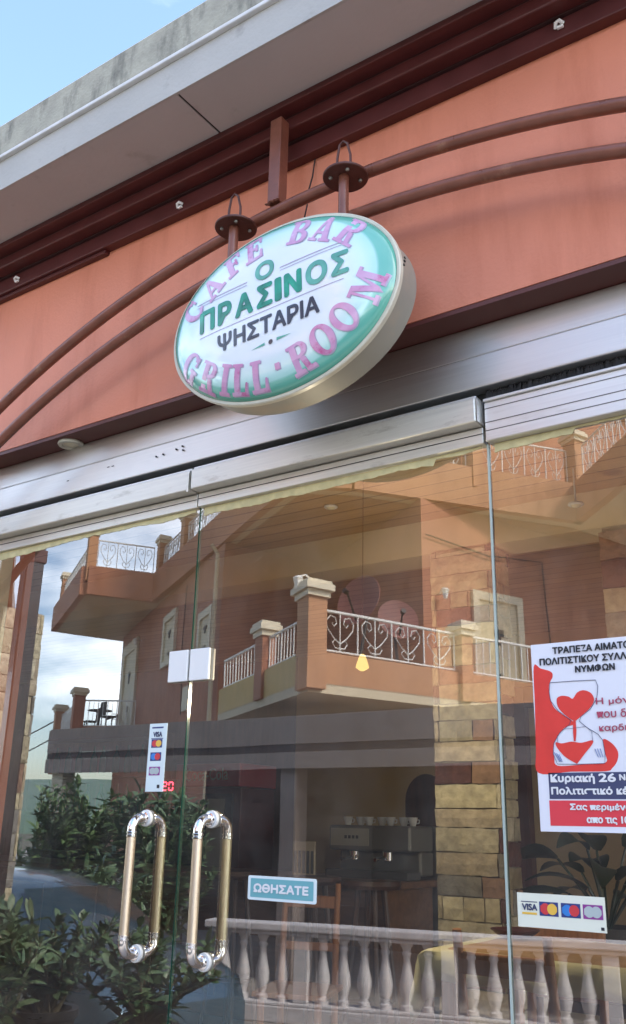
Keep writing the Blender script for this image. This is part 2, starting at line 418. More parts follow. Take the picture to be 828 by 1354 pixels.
_TXT = {}
def text_polys(body):
    """outline font lettering as flat faces; every face gets its own small step so overlapping strokes never share a plane"""
    if body in _TXT: return _TXT[body]
    c = bpy.data.curves.new('lettering', 'FONT'); c.body = body; c.resolution_u = 4; c.fill_mode = 'FRONT'
    o = bpy.data.objects.new('lettering', c); COL.objects.link(o)
    dg = bpy.context.evaluated_depsgraph_get(); dg.update()
    me = bpy.data.meshes.new_from_object(o.evaluated_get(dg))
    vs = [tuple(v.co) for v in me.vertices]; fs = [list(p.vertices) for p in me.polygons]
    bpy.data.objects.remove(o); bpy.data.curves.remove(c); bpy.data.meshes.remove(me)
    nv, nf, step = [], [], []
    for i, f in enumerate(fs):
        nf.append(list(range(len(nv), len(nv) + len(f)))); nv += [vs[k] for k in f]; step += [(i % 13) * .4] * len(f)
    vs, fs = nv, nf
    x0 = min(v[0] for v in vs); x1 = max(v[0] for v in vs); y0 = min(v[1] for v in vs); y1 = max(v[1] for v in vs)
    _TXT[body] = (vs, fs, x0, x1, y0, y1, step)
    return _TXT[body]
def spread_dirs(e): return [(0, 0)] + [(e * math.cos(R(a)), e * math.sin(R(a))) for a in range(0, 360, 45)] if e > 0 else [(0, 0)]
def text_facade(mb, body, x, z, w, h, y, bold=0.0, align='L', rot=0.0):
    """lettering on a facade-parallel plane, fitted to width w and cap height h; bold = extra stroke weight as a share of h"""
    vs, fs, x0, x1, y0, y1, step = text_polys(body)
    sx = w / (x1 - x0); sz = h / (y1 - y0)
    ox = {'L': 0, 'C': -w / 2, 'R': -w}[align]
    c, s_ = math.cos(rot), math.sin(rot)
    for k, (dx, dz) in enumerate(spread_dirs(bold * h)):
        out = []
        for v, st in zip(vs, step):
            lx, lz = (v[0] - x0) * sx + ox + dx, (v[1] - y0) * sz + dz
            out.append((x + lx * c - lz * s_, y - .00003 * (5.5 * k + st), z + lx * s_ + lz * c))
        mb.add(out, fs)
    return w

# ================================================================== THE SETTING
PAVE = -0.12; STREET = -0.70
b = MB(); b.box(-300, 300, -300, 300, STREET - 1.0, STREET - 0.02); struct(b.build('ground', 'ground'))
b = MB(); b.box(-120, 120, -5.5, -2.3, STREET - 0.2, STREET); struct(b.build('street', 'asphalt'))
b = MB(); b.box(-60, 60, -1.95, 0.0, PAVE - 1.0, PAVE); b.box(-60, 60, -2.3, -1.95, PAVE - 1.0, PAVE - 0.29); struct(b.build('pavement', 'paving', bevel=0.01))
b = MB(); b.box(-60, 60, -40, -5.5, STREET - 0.2, STREET + 0.05); struct(b.build('terrace_paving', 'paving'))

# ================================================================== CAFE BUILDING
cafe = thing('cafe_building', 'orange cafe building with maroon eaves beam above its glass front', 'building')
YW = -0.13; ZS = 2.667
b = MB(); b.box(-9, 4.5, YW, 0.35, ZS + 0.004, 3.75); b.build('upper_wall', 'orange', cafe)
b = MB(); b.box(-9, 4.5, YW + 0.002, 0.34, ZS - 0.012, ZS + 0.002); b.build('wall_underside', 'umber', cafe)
b = MB(); b.box(-9, -3.42, -0.10, 0.30, PAVE, ZS - 0.014); b.build('side_wall', 'orange', cafe)
b = MB(); b.box(1.3, 4.5, -0.10, 0.30, PAVE, ZS - 0.014); b.build('side_wall', 'orange', cafe)
# stepped maroon beam under the eaves
b = MB(); b.box(-9, 4.5, -0.170, YW + 0.01, 3.448, 3.52); b.build('lower_beam_board', 'maroon', cafe, bevel=0.004)
b = MB(); b.box(-9, -2.62, -0.155, YW + 0.005, 3.432, 3.4479); b.build('beam_packing_strip', 'maroon', cafe, bevel=0.002)
b = MB(); b.box(-9, 4.5, -0.182, YW + 0.01, 3.517, 3.524); b.build('beam_shadow_line', 'maroon_dark', cafe)  # dark strip painted in for the shadow line under the middle board
b = MB(); b.box(-9, 4.5, -0.235, YW + 0.01, 3.524, 3.575); b.build('middle_beam_board', 'maroon', cafe, bevel=0.006)
b = MB(); b.box(-9, 4.5, -0.232, YW + 0.01, 3.575, 3.581); b.build('beam_shadow_line', 'maroon_dark', cafe)  # dark strip painted in for the shadow line under the upper board
b = MB(); b.box(-9, 4.5, -0.285, YW + 0.01, 3.581, 3.64); b.build('upper_beam_board', 'maroon', cafe, bevel=0.004)
# concrete eaves slab
XJ = -1.905
b = MB(); b.box(-9, XJ - 0.004, -0.512, 4.0, 3.605, 3.75); b.box(XJ + 0.004, 4.5, -0.512, 4.0, 3.605, 3.75); 
b.build('eaves_soffit', 'soffit', cafe, bevel=0.003)
b = MB(); b.box(-9, 4.5, -0.50, 3.9, 3.609, 3.76); b.build('soffit_joint', 'black', cafe)
b = MB(); b.box(-9, 4.5, -0.522, -0.5125, 3.603, 3.752); b.build('fascia_band', 'concrete_grey', cafe)
b = MB(); b.box(-9, 4.5, -0.540, 4.0, 3.752, 3.770); b.build('drip_edge', 'ledge', cafe, bevel=0.004)
b = MB(); b.prism([(0, 0)] * 0 or [(-9, -0.532), (4.5, -0.532), (4.5, 4.0), (-9, 4.0)], 3.770, 3.945); b.build('roof_gutter', 'gutter', cafe, bevel=0.012)
# room shell
b = MB(); b.box(-9, 4.5, 0.0, 5.0, -0.3, -0.01); b.build('room_floor', 'tile_floor', cafe)
b = MB(); b.box(-9, 4.5, 0.345, 5.0, 2.60, 2.66); b.build('plank_ceiling', 'ceil', cafe)
b = MB(); b.box(-4.72, 4.5, 4.2, 4.4, -0.01, 2.6); b.build('back_wall', 'beige', cafe)
b = MB(); b.box(-9, -4.72, 4.22, 4.4, -0.01, 2.6); b.build('bar_back_wall', 'darkwood', cafe)
b = MB(); b.box(-9.2, -9, 0.0, 4.4, -0.01, 2.6); b.build('end_wall', 'beige', cafe)
b = MB(); b.box(-8.9, 3.0, 1.42, 1.62, 2.43, 2.599); b.build('ceiling_beam', 'cream', cafe)
b = MB(); b.box(-1.16, 3.0, 1.40, 1.42, 1.93, 2.0)
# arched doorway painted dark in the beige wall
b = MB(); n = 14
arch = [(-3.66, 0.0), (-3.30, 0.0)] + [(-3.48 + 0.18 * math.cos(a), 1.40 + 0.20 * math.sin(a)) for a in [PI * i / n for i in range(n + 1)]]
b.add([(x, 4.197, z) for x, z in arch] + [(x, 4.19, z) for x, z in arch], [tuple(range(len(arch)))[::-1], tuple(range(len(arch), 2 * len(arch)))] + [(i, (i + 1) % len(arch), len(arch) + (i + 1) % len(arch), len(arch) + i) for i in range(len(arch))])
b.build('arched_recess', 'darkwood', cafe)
# dark red door frame at the back
fr = MB(); fr.box(-2.79, -2.63, 4.11, 4.2, -0.01, 2.2); fr.box(-1.62, -1.46, 4.11, 4.2, -0.01, 2.2); fr.box(-2.63, -1.62, 4.11, 4.2, 2.05, 2.2)
fr.build('door_frame', 'maroon', cafe, bevel=0.006)

# ------------------------------------------------------------------ stone pillar inside
STONES = [(0.74, 0.65, 0.43), (0.67, 0.57, 0.36), (0.78, 0.69, 0.49), (0.63, 0.54, 0.35), (0.70, 0.58, 0.40), (0.17, 0.07, 0.06), (0.36, 0.33, 0.28), (0.42, 0.25, 0.16)]
def stone_block(mb, x0, x1, z0, z1, y, d, rnd, axis, sgn):
    """one split-faced stone: front face broken into a rough grid"""
    nx = max(2, int((x1 - x0) / .035)); nz = max(2, int((z1 - z0) / .03))
    def P(u, v, w): return (u, w, v) if axis == 'y' else (w, u, v)
    vs = []
    for j in range(nz + 1):
        for i in range(nx + 1):
            ed = i in (0, nx) or j in (0, nz)
            u = x0 + (x1 - x0) * i / nx + rnd.uniform(-.0022, .0022); v = z0 + (z1 - z0) * j / nz + rnd.uniform(-.0022, .0022)
            vs.append(P(u, v, y + sgn * (d * (.72 if ed else 1.0) + rnd.uniform(-.0035, .0035))))
    front = [(j * (nx + 1) + i, j * (nx + 1) + i + 1, (j + 1) * (nx + 1) + i + 1, (j + 1) * (nx + 1) + i) for j in range(nz) for i in range(nx)]
    ring = [i for i in range(nx + 1)] + [j * (nx + 1) + nx for j in range(1, nz + 1)] + [nz * (nx + 1) + i for i in range(nx - 1, -1, -1)] + [j * (nx + 1) for j in range(nz - 1, 0, -1)]
    n0 = len(vs)
    for k in ring:
        p = list(vs[k]); p[1 if axis == 'y' else 0] = y; vs.append(tuple(p))
    m = len(ring)
    sides = [(ring[k], n0 + k, n0 + (k + 1) % m, ring[(k + 1) % m]) for k in range(m)]
    mb.add(vs, front + sides)
def stone_face(mb, x0, x1, z0, z1, y, depth, rnd, axis='y', hmin=.085, hmax=.115, sgn=-1):
    z = z0; w = x1 - x0; last = None
    while z < z1 - 0.03:
        h = min(rnd.uniform(hmin, hmax), z1 - z)
        kind = rnd.choice([0, 1, 2, 3, 4, 5])
        f = rnd.uniform(.06, .10)
        cuts = {0: [0, 1], 1: [0, f, 1], 2: [0, 1 - f, 1], 3: [0, f, rnd.uniform(.3, .42), rnd.uniform(.58, .7), 1 - f, 1], 4: [0, f, 1 - f, 1], 5: [0, rnd.uniform(.55, .68), 1]}[kind]
        if w > 0.6: cuts = [0] + sorted(rnd.uniform(.03, .97) for _ in range(int(w / .26))) + [1]
        for i in range(len(cuts) - 1):
            a, c = x0 + w * cuts[i], x0 + w * cuts[i + 1]
            if c - a < 0.016: continue
            t = rnd.choice(STONES[:5]) if rnd.random() < .68 else rnd.choice(STONES[5:])
            k = rnd.uniform(.72, 1.12); mb.tint = tuple(q * k for q in t)
            g = rnd.uniform(.0015, .004)
            stone_block(mb, a + g, c - g, z + g, z + h - g, y, depth + rnd.uniform(-.005, .010), rnd, axis, sgn)
        z += h
rp = random.Random(11)
pil = thing('stone_pillar', 'pillar of yellow and dark red stone blocks inside the glass', 'pillar', (-1.79, 1.6, 0))
b = MB(); b.box(-1.934, -1.664, 1.42, 1.60, -0.01, 2.43); b.v = [(x + 1.79, y - 1.6, z) for x, y, z in b.v]; b.build('mortar_core', 'mortar', pil)
b = MB(); stone_face(b, -1.955, -1.645, 0.0, 2.43, 1.42, 0.020, rp, hmin=.072, hmax=.100); stone_face(b, 1.42, 1.60, 0.0, 2.43, -1.664, 0.018, rp, 'x', hmin=.072, hmax=.10, sgn=1)
b.v = [(x + 1.79, y - 1.6, z) for x, y, z in b.v]; b.build('stone_brick_cladding', 'stone', pil, tint=True)
stl = thing('stone_lintel', 'stone faced lintel inside the glass above the poster', 'lintel', (0.4, 1.5, 1.93))
b = MB(); b.box(-1.15, 2.0, 1.43, 1.60, 1.94, 2.429); b.v = [(x - .4, y - 1.5, z - 1.93) for x, y, z in b.v]; b.build('mortar_core', 'mortar', stl)
b = MB(); stone_face(b, -1.16, 2.0, 1.93, 2.428, 1.428, 0.022, rp, hmin=.10, hmax=.13); b.v = [(x - .4, y - 1.5, z - 1.93) for x, y, z in b.v]; b.build('stone_brick_cladding', 'stone', stl, tint=True)

# ================================================================== SHOPFRONT HEAD (fixed metal frame)
hd = thing('shopfront_head', 'brushed metal head frame across the top of the glass front', 'door frame')
b = MB(); b.box(-3.42, 1.3, -0.030, 0.34, 2.553, ZS - 0.0135); b.build('upper_fascia', 'alu', hd, bevel=0.003)
b = MB(); b.box(-3.42, 1.3, -0.024, 0.33, 2.546, 2.553); b.build('fascia_groove', 'black', hd)
b = MB(); b.box(-3.42, 1.3, -0.046, 0.33, 2.440, 2.546); b.build('lower_fascia', 'alu', hd, bevel=0.004)
b = MB(); b.box(-3.42, 1.3, 0.004, 0.06, 2.385, 2.440); b.build('track_channel', 'black', hd)
b = MB()
rb = random.Random(3)
for i in range(620):
    x = -1.02 + i * 0.0036; h = rb.uniform(.034, .041); dx = rb.uniform(-.004, .004); y = rb.uniform(-.016, -.004)
    b.add([(x, y, 2.4405), (x + .004, y, 2.4405), (x + .004 + dx, y - .003, 2.4405 - h), (x + dx, y - .003, 2.4405 - h)], [(0, 1, 2, 3)])
b.build('draught_brush_bristle', 'brush', hd)
b = MB(); b.box(-3.42, -3.302, -0.04, 0.10, -0.01, 2.44); b.build('jamb', 'alu', hd, bevel=0.003)
b = MB(); b.box(1.215, 1.3, -0.04, 0.10, -0.01, 2.44); b.build('jamb', 'alu', hd, bevel=0.003)
for x, z in ((-2.335, 2.497), (-2.300, 2.499), (-2.235, 2.505), (-2.205, 2.511), (-2.20, 2.494)): b = MB(); b.lathe([(.0035, 0), (.0035, .004)], (x, -.0475, z), (0, -1, 0), 8); b.build('screw_hole', 'black', hd)
for x, z in ((-2.60, 2.508), (-2.575, 2.507), (-2.83, 2.496)): b = MB(); b.box(x, x + .012, -.0474, -.046, z, z + .003); b.build('scratch', 'black', hd)

# ------------------------------------------------------------------ glass panes and doors
ZT = 2.272
def pane(name, label, cat, x0, x1, group=None):
    t = thing(name, label, cat, ((x0 + x1) / 2, 0, 0), group)
    cx = (x0 + x1) / 2
    m = MB(); m.box(x0 - cx, x1 - cx, 0.0, 0.010, 0.012, ZT + 0.02)
    m.mi = [2, 2, 0, 2, 1, 2]
    m.build('glass_pane', ['glass', 'glass_back', 'edge'], t)
    return t, cx
def rel(mb, cx): mb.v = [(x - cx, y, z) for x, y, z in mb.v]; return mb
def tape(parent, x0, x1, cx, seed):
    rr = random.Random(seed); m = MB(); n = int((x1 - x0) / .010)
    lo = []; v = 0.03
    for i in range(n + 1):
        v += rr.uniform(-.0022, .0022); v = min(.034, max(.006, v))
        if rr.random() < .035: v = rr.uniform(.006, .034)
        lo.append(v)
    vs = []; 
    for i in range(n + 1):
        x = x0 + (x1 - x0) * i / n
        vs += [(x, -.0018, ZT - .001), (x, -.0018, ZT - lo[i]), (x, -.0008, ZT - .001), (x, -.0008, ZT - lo[i])]
    fs = []
    for i in range(n): a = i * 4; fs += [(a, a + 4, a + 5, a + 1), (a + 2, a + 3, a + 7, a + 6)]
    m.add(vs, fs); rel(m, cx).build('torn_tape_strip', 'tape', parent)

XL, XM, XR = -2.1405, -1.0255, 0.09
def stepped_rail(t, x0, x1, cx, dy=0.0):
    m = MB(); m.box(x0, x1, -0.016 + dy, 0.030, ZT, 2.322); rel(m, cx).build('glass_clamp_rail', 'alu_cream', t, bevel=0.002)
    m = MB(); m.box(x0, x1, -0.0175 + dy, -0.0155 + dy, 2.300, 2.3025); rel(m, cx).build('rail_groove', 'black', t)
    m = MB(); m.box(x0, x1 - .002, -0.062 + dy, 0.028, 2.325, 2.400); rel(m, cx).build('top_rail_box', 'alu_cream', t, bevel=0.004)
    m = MB(); m.box(x0, x1 - .004, -0.050 + dy, 0.025, 2.402, 2.412); rel(m, cx).build('rail_lip', 'alu_light', t, bevel=0.002)
dl, cl = pane('glass_door', 'left frameless glass door with vertical card sticker and pull handle', 'glass door', -3.300, XL - .003)
stepped_rail(dl, -3.300, XL - .004, cl)
tape(dl, -3.29, XL - .02, cl, 5)
dr, cr_ = pane('glass_door', 'middle frameless glass door with blue push sticker and pull handle', 'glass door', XL + .003, XM - .0035)
stepped_rail(dr, XL + .004, XM - .006, cr_, -0.004)
tape(dr, XL + .02, XM - .02, cr_, 6)
fp, cf = pane('glass_panel', 'right fixed glass panel carrying the blood donation poster', 'glass panel', XM + .0035, XR)
m = MB(); m.box(XM + .005, XR, -0.030, 0.032, ZT, 2.394); rel(m, cf).build('top_rail', 'alu_light', fp, bevel=0.003)
m = MB(); m.box(XM + .005, XR, -0.038, 0.03, 2.394, 2.403); rel(m, cf).build('rail_lip', 'alu_light', fp, bevel=0.002)
m = MB()
for z in (2.372, 2.328, 2.302): m.box(XM + .006, XR, -0.0312, -0.0295, z, z + .0022)
rel(m, cf).build('rail_groove', 'steel_dark', fp)
tape(fp, XM + .02, XR, cf, 9)
f2, c2 = pane('glass_panel', 'far right glass panel beyond the poster panel', 'glass panel', XR + .004, 1.21)
m = MB(); m.box(XR + .004, 1.21, -0.030, 0.032, ZT, 2.400); rel(m, c2).build('top_rail', 'alu_light', f2, bevel=0.003)
# metal edge seal at the right joint, rail end cap
m = MB(); m.box(XM - .0030, XM + .0030, -0.004, 0.012, 0.012, ZT); rel(m, cf).build('edge_seal', 'edge_light', fp)
m = MB(); m.box(XM - .0055, XM - .0035, -0.060, 0.026, 2.326, 2.399); rel(m, cr_).build('rail_end_cap', 'alu_light', dr)
m = MB(); m.box(XL - .0145, XL - .006, -0.0655, -0.0625, 2.318, 2.39); rel(m, cl).build('rail_end_cap', 'alu_cream', dl)
# white square lock plates on both doors
for t, c, x0, x1, dz in ((dl, cl, -2.232, XL - .0045, 0.0), (dr, cr_, XL + .0045, -2.050, 0.0)):
    m = MB(); m.box(x0, x1, -0.012, -0.001, 1.655 + dz, 1.762 + dz); rel(m, c).build('lock_plate', 'white', t, bevel=0.003)
    m = MB(); m.box(x0, x1, 0.011, 0.022, 1.655 + dz, 1.762 + dz); rel(m, c).build('lock_plate', 'white', t, bevel=0.003)

def handle(t, c, x, side):
    """pull handle: straight grip, two chrome elbows, two round rosettes on the glass"""
    y0 = 0.0 if side < 0 else 0.010
    off = 0.066 if side < 0 else 0.066
    zt, zb = 1.215, 0.808
    r = 0.0150
    yg = y0 + side * off
    xg = x
    hv_ = Vector((x - xg, y0 - yg)); hl_ = hv_.length; hd_ = hv_ / hl_
    h = MB(); h.tube([(xg, yg, zb + .055), (xg, yg, zt - .055)], r, 18); g = rel(h, c).build('handle_grip', 'grip' if side < 0 else 'grip_in', t, smooth=True)
    def elbow(z, sg):
        m = MB(); P = []
        P.append((xg, yg, z - sg * .055)); P.append((xg, yg, z - sg * .036))
        for k in range(1, 7):
            a = k / 6 * PI / 2; q = .036 * (1 - math.cos(a))
            P.append((xg + hd_.x * q, yg + hd_.y * q, z - sg * .036 * (1 - math.sin(a))))
        P.append((x - hd_.x * .014, y0 - hd_.y * .014, z))
        m.tube(P, r * 1.02, 16)
        for k in (0.0, 0.010):
            m.lathe([(r * 1.02, 0), (r * 1.16, .0015), (r * 1.16, .006), (r * 1.02, .0075)], (xg, yg, z - sg * (.055 + k * 0) + (-.004 if sg > 0 else -.004) + sg * k), (0, 0, 1), 18)
        rel(m, c).build('handle_elbow', 'chrome', t, smooth=True)
        m = MB(); m.lathe([(.026, .0), (.027, .003), (.026, .011), (.018, .013)], (x, y0, z), (0, side, 0), 24); rel(m, c).build('rosette', 'white' if side < 0 else 'chrome', t, smooth=True)
        m = MB(); m.lathe([(.0275, .0), (.0275, .0025)], (x, y0, z), (0, side, 0), 24) if False else m.lathe([(.021, .013), (.021, .018), (.017, .020)], (x, y0, z), (0, side, 0), 20); rel(m, c).build('washer', 'chrome', t, smooth=True)
    elbow(zt, 1); elbow(zb, -1)
handle(dl, cl, -2.290, -1); handle(dl, cl, -2.290, 1)
handle(dr, cr_, -2.006, -1); handle(dr, cr_, -2.006, 1)

# ================================================================== DOWNLIGHT, CLIPS
dn = thing('downlight', 'round recessed downlight in the dark strip below the orange wall', 'ceiling light', (-2.815, -0.058, ZS - .012))
m = MB(); m.lathe([(.052, 0), (.054, -.006), (.050, -.012), (.036, -.013), (.033, -.006)], seg=28); m.build('trim_ring', 'sign_rim', dn, smooth=True)
m = MB(); m.lathe([(.032, -.004), (.026, -.0075), (.010, -.0085)], seg=24); m.build('lens', 'lamp_glass', dn, smooth=True)
for x, z, y, w in ((-3.165, 3.482, -.172, 'white cable clip at the left end of the maroon beam'), (-2.19, 3.475, -.172, 'white cable clip on the beam left of the sign bracket'), (-0.665, 3.492, -.172, 'white cable clip on the beam at the upper right')):
    t = thing('cable_clip', w, 'clip', (x, y, z), 'cable clips on the beam')
    m = MB(); m.tube([(-.012, 0, -.006), (-.006, -.012, .004), (.004, -.014, .006), (.012, 0, .002)], .006, 8); m.build('hook', 'white', t, smooth=True)
    m = MB(); m.box(-.006, .014, -.010, 0, -.016, -.007); m.build('base_tab', 'white', t, bevel=.002)

# ================================================================== PIPE FRAME
pf = thing('pipe_frame', 'two brown arched pipes running along the orange wall', 'pipe frame')
YP = -0.27
def arcpts(xa, za, Rr, x0, x1, n=70): return [(x0 + (x1 - x0) * i / n, YP, za - (Rr - math.sqrt(max(0, Rr * Rr - (x0 + (x1 - x0) * i / n - xa) ** 2)))) for i in range(n + 1)]
UP = (-1.44, 3.170, 3.40); LO = (-1.42, 3.022, 3.30)
m = MB(); m.tube(arcpts(*UP, -4.2, 1.4), .0205, 16); m.build('upper_pipe', 'pipe', pf, smooth=True)
m = MB(); m.tube(arcpts(*LO, -4.2, 1.4), .0205, 16); m.build('lower_pipe', 'pipe', pf, smooth=True)
m = MB(); m.box(-1.662, -1.614, -.292, -.246, 3.188, 3.535); m.build('hanger_bar', 'pipe', pf, bevel=.003)
m = MB()
for i in range(9):
    m.lathe([(.002, -.004), (.007, 0), (.002, .005)], (-1.661 + i * .0056, -.293 + random.uniform(-.004, .004), 3.187 + random.uniform(-.003, .004)), (0, 0, 1), 7)
m.build('weld_bead_seam', 'pipe', pf, smooth=True)
m = MB(); m.tube([(-1.575, -.14, 3.44), (-1.577, -.15, 3.36), (-1.590, -.16, 3.28), (-1.575, -.18, 3.22), (-1.560, -.22, 3.12)], .0028, 6)
tag(m.build('sign_cable', 'cable', None, smooth=True), 'thin dark cable hanging behind the pipe beside the hanger bar', 'cable')

# ================================================================== OVAL SIGN
SX, SZ, SA, SB = -1.524, 2.690, 0.428, 0.304
YF = -0.385                                   # front edge of the casing
sg = thing('oval_sign', 'oval green and white cafe sign hanging from the brown pipes', 'sign', (SX, YF, SZ))
def ell(a, bb, y, n=96): return [(a * math.cos(2 * PI * i / n), y, bb * math.sin(2 * PI * i / n)) for i in range(n)]
def loft(rings, close_last=False, close_first=False):
    m = MB(); n = len(rings[0]); vs = [v for r_ in rings for v in r_]; fs = []
    for i in range(len(rings) - 1):
        for k in range(n):
            k2 = (k + 1) % n; fs.append((i * n + k, (i + 1) * n + k, (i + 1) * n + k2, i * n + k2))
    if close_last: fs.append(tuple((len(rings) - 1) * n + k for k in range(n)))
    if close_first: fs.append(tuple(range(n))[::-1])
    m.add(vs, fs); return m
# casing drum (y grows towards the wall), back closed
m = loft([ell(SA - .012, SB - .012, .016), ell(SA - .010, SB - .010, .108), ell(SA - .016, SB - .016, .114)], close_last=True); m.build('casing', 'sign_case', sg, smooth=True)
m = loft([ell(SA - .013, SB - .013, .0), ell(SA - .011, SB - .011, -.004), ell(SA - .003, SB - .003, -.004), ell(SA, SB, -.001), ell(SA, SB, .013), ell(SA - .010, SB - .010, .016)]); m.build('trim_ring', 'sign_rim', sg, smooth=True)
DH = 0.052
def dome(x, z):
    rho = min(1.0, math.sqrt((x / (SA - .012)) ** 2 + (z / (SB - .012)) ** 2))
    return -.004 - DH * max(0.0, 1 - rho ** 4.5) ** 0.62
rings = [0.02, .1, .2, .3, .4, .5, .58, .66, .73, .79, .84, .88, .91, .935, .955, .97, .982, .991, 1.0]
rr = []
for q in rings[::-1]:
    rr.append([(x, dome(x, z), z) for x, _, z in ell((SA - .012) * q, (SB - .012) * q, 0)])
m = loft(rr, close_last=True)
def sign_face_mat():
    mm = bpy.data.materials.new('sign_acrylic'); mm.use_nodes = True
    nt = mm.node_tree; N, L = nt.nodes, nt.links; bs = N['Principled BSDF']
    tc = N.new('ShaderNodeTexCoord'); mp = N.new('ShaderNodeMapping'); mp.inputs['Scale'].default_value = (1 / (SA - .012), 0, 1 / (SB - .012)); mp.vector_type = 'POINT'
    L.new(tc.outputs['Object'], mp.inputs['Vector'])
    ln = N.new('ShaderNodeVectorMath'); ln.operation = 'LENGTH'; L.new(mp.outputs[0], ln.inputs[0])
    cr = N.new('ShaderNodeValToRGB'); e = cr.color_ramp.elements
    e[0].position = 0.0; e[0].color = (0.78, 0.80, 0.86, 1); e[1].position = 1.0; e[1].color = (0.10, 0.40, 0.31, 1)
    for p, c in ((0.62, (0.76, 0.81, 0.86)), (0.80, (0.60, 0.80, 0.80)), (0.885, (0.42, 0.71, 0.67)), (0.905, (0.15, 0.47, 0.39))):
        k = e.new(p); k.color = (*c, 1)
    L.new(ln.outputs['Value'], cr.inputs['Fac'])
    nz = N.new('ShaderNodeTexNoise'); nz.inputs['Scale'].default_value = 5; nz.inputs['Detail'].default_value = 4
    L.new(tc.outputs['Object'], nz.inputs['Vector'])
    r2 = N.new('ShaderNodeValToRGB'); r2.color_ramp.elements[0].position = .35; r2.color_ramp.elements[1].position = .7
    r2.color_ramp.elements[0].color = (.90, .95, .97, 1); r2.color_ramp.elements[1].color = (1, 1, 1, 1); L.new(nz.outputs['Fac'], r2.inputs['Fac'])
    mx = N.new('ShaderNodeMixRGB'); mx.blend_type = 'MULTIPLY'; mx.inputs['Fac'].default_value = 1; L.new(cr.outputs[0], mx.inputs['Color1']); L.new(r2.outputs[0], mx.inputs['Color2'])
    L.new(mx.outputs[0], bs.inputs['Base Color'])
    bs.inputs['Roughness'].default_value = .22; bs.inputs['Coat Weight'].default_value = 1.0; bs.inputs['Coat Roughness'].default_value = .05
    return mm
m.build('face', sign_face_mat(), sg, smooth=True, angle=80)
# --- lettering on the dome (painted, 1.5 mm proud)
TILT = R(3.6)                                  # the printed artwork sits slightly turned in the frame
def turn(x, z): return (x * math.cos(TILT) - z * math.sin(TILT), x * math.sin(TILT) + z * math.cos(TILT))
def on_dome(mb, pts2, fs, lift):
    mb.add([(x, dome(x, z) - lift, z) for x, z in (turn(*p) for p in pts2)], fs)
def patch_on_dome(mb, P, lift, n=5):
    vs = []
    for j in range(n + 1):
        for i in range(n + 1):
            u, v = i / n, j / n
            x, z = ((1 - u) * (1 - v) * P[0][k] + u * (1 - v) * P[1][k] + u * v * P[2][k] + (1 - u) * v * P[3][k] for k in (0, 1))
            x, z = turn(x, z)
            vs.append((x, dome(x, z) - lift, z))
    mb.add(vs, [(j * (n + 1) + i, j * (n + 1) + i + 1, (j + 1) * (n + 1) + i + 1, (j + 1) * (n + 1) + i) for j in range(n) for i in range(n)])
def plain(mb, body, x, z, w, h, bold, lift):
    vs, fs, x0, x1, y0, y1, step = text_polys(body)
    for k, (dx, dz) in enumerate(spread_dirs(bold * h)):
        P = [turn(x + (v[0] - (x0 + x1) / 2) / (x1 - x0) * w + dx, z + (v[1] - (y0 + y1) / 2) / (y1 - y0) * h + dz) for v in vs]
        mb.add([(px_, dome(px_, pz_) - lift - .00003 * (5.5 * k + st), pz_) for (px_, pz_), st in zip(P, step)], fs)
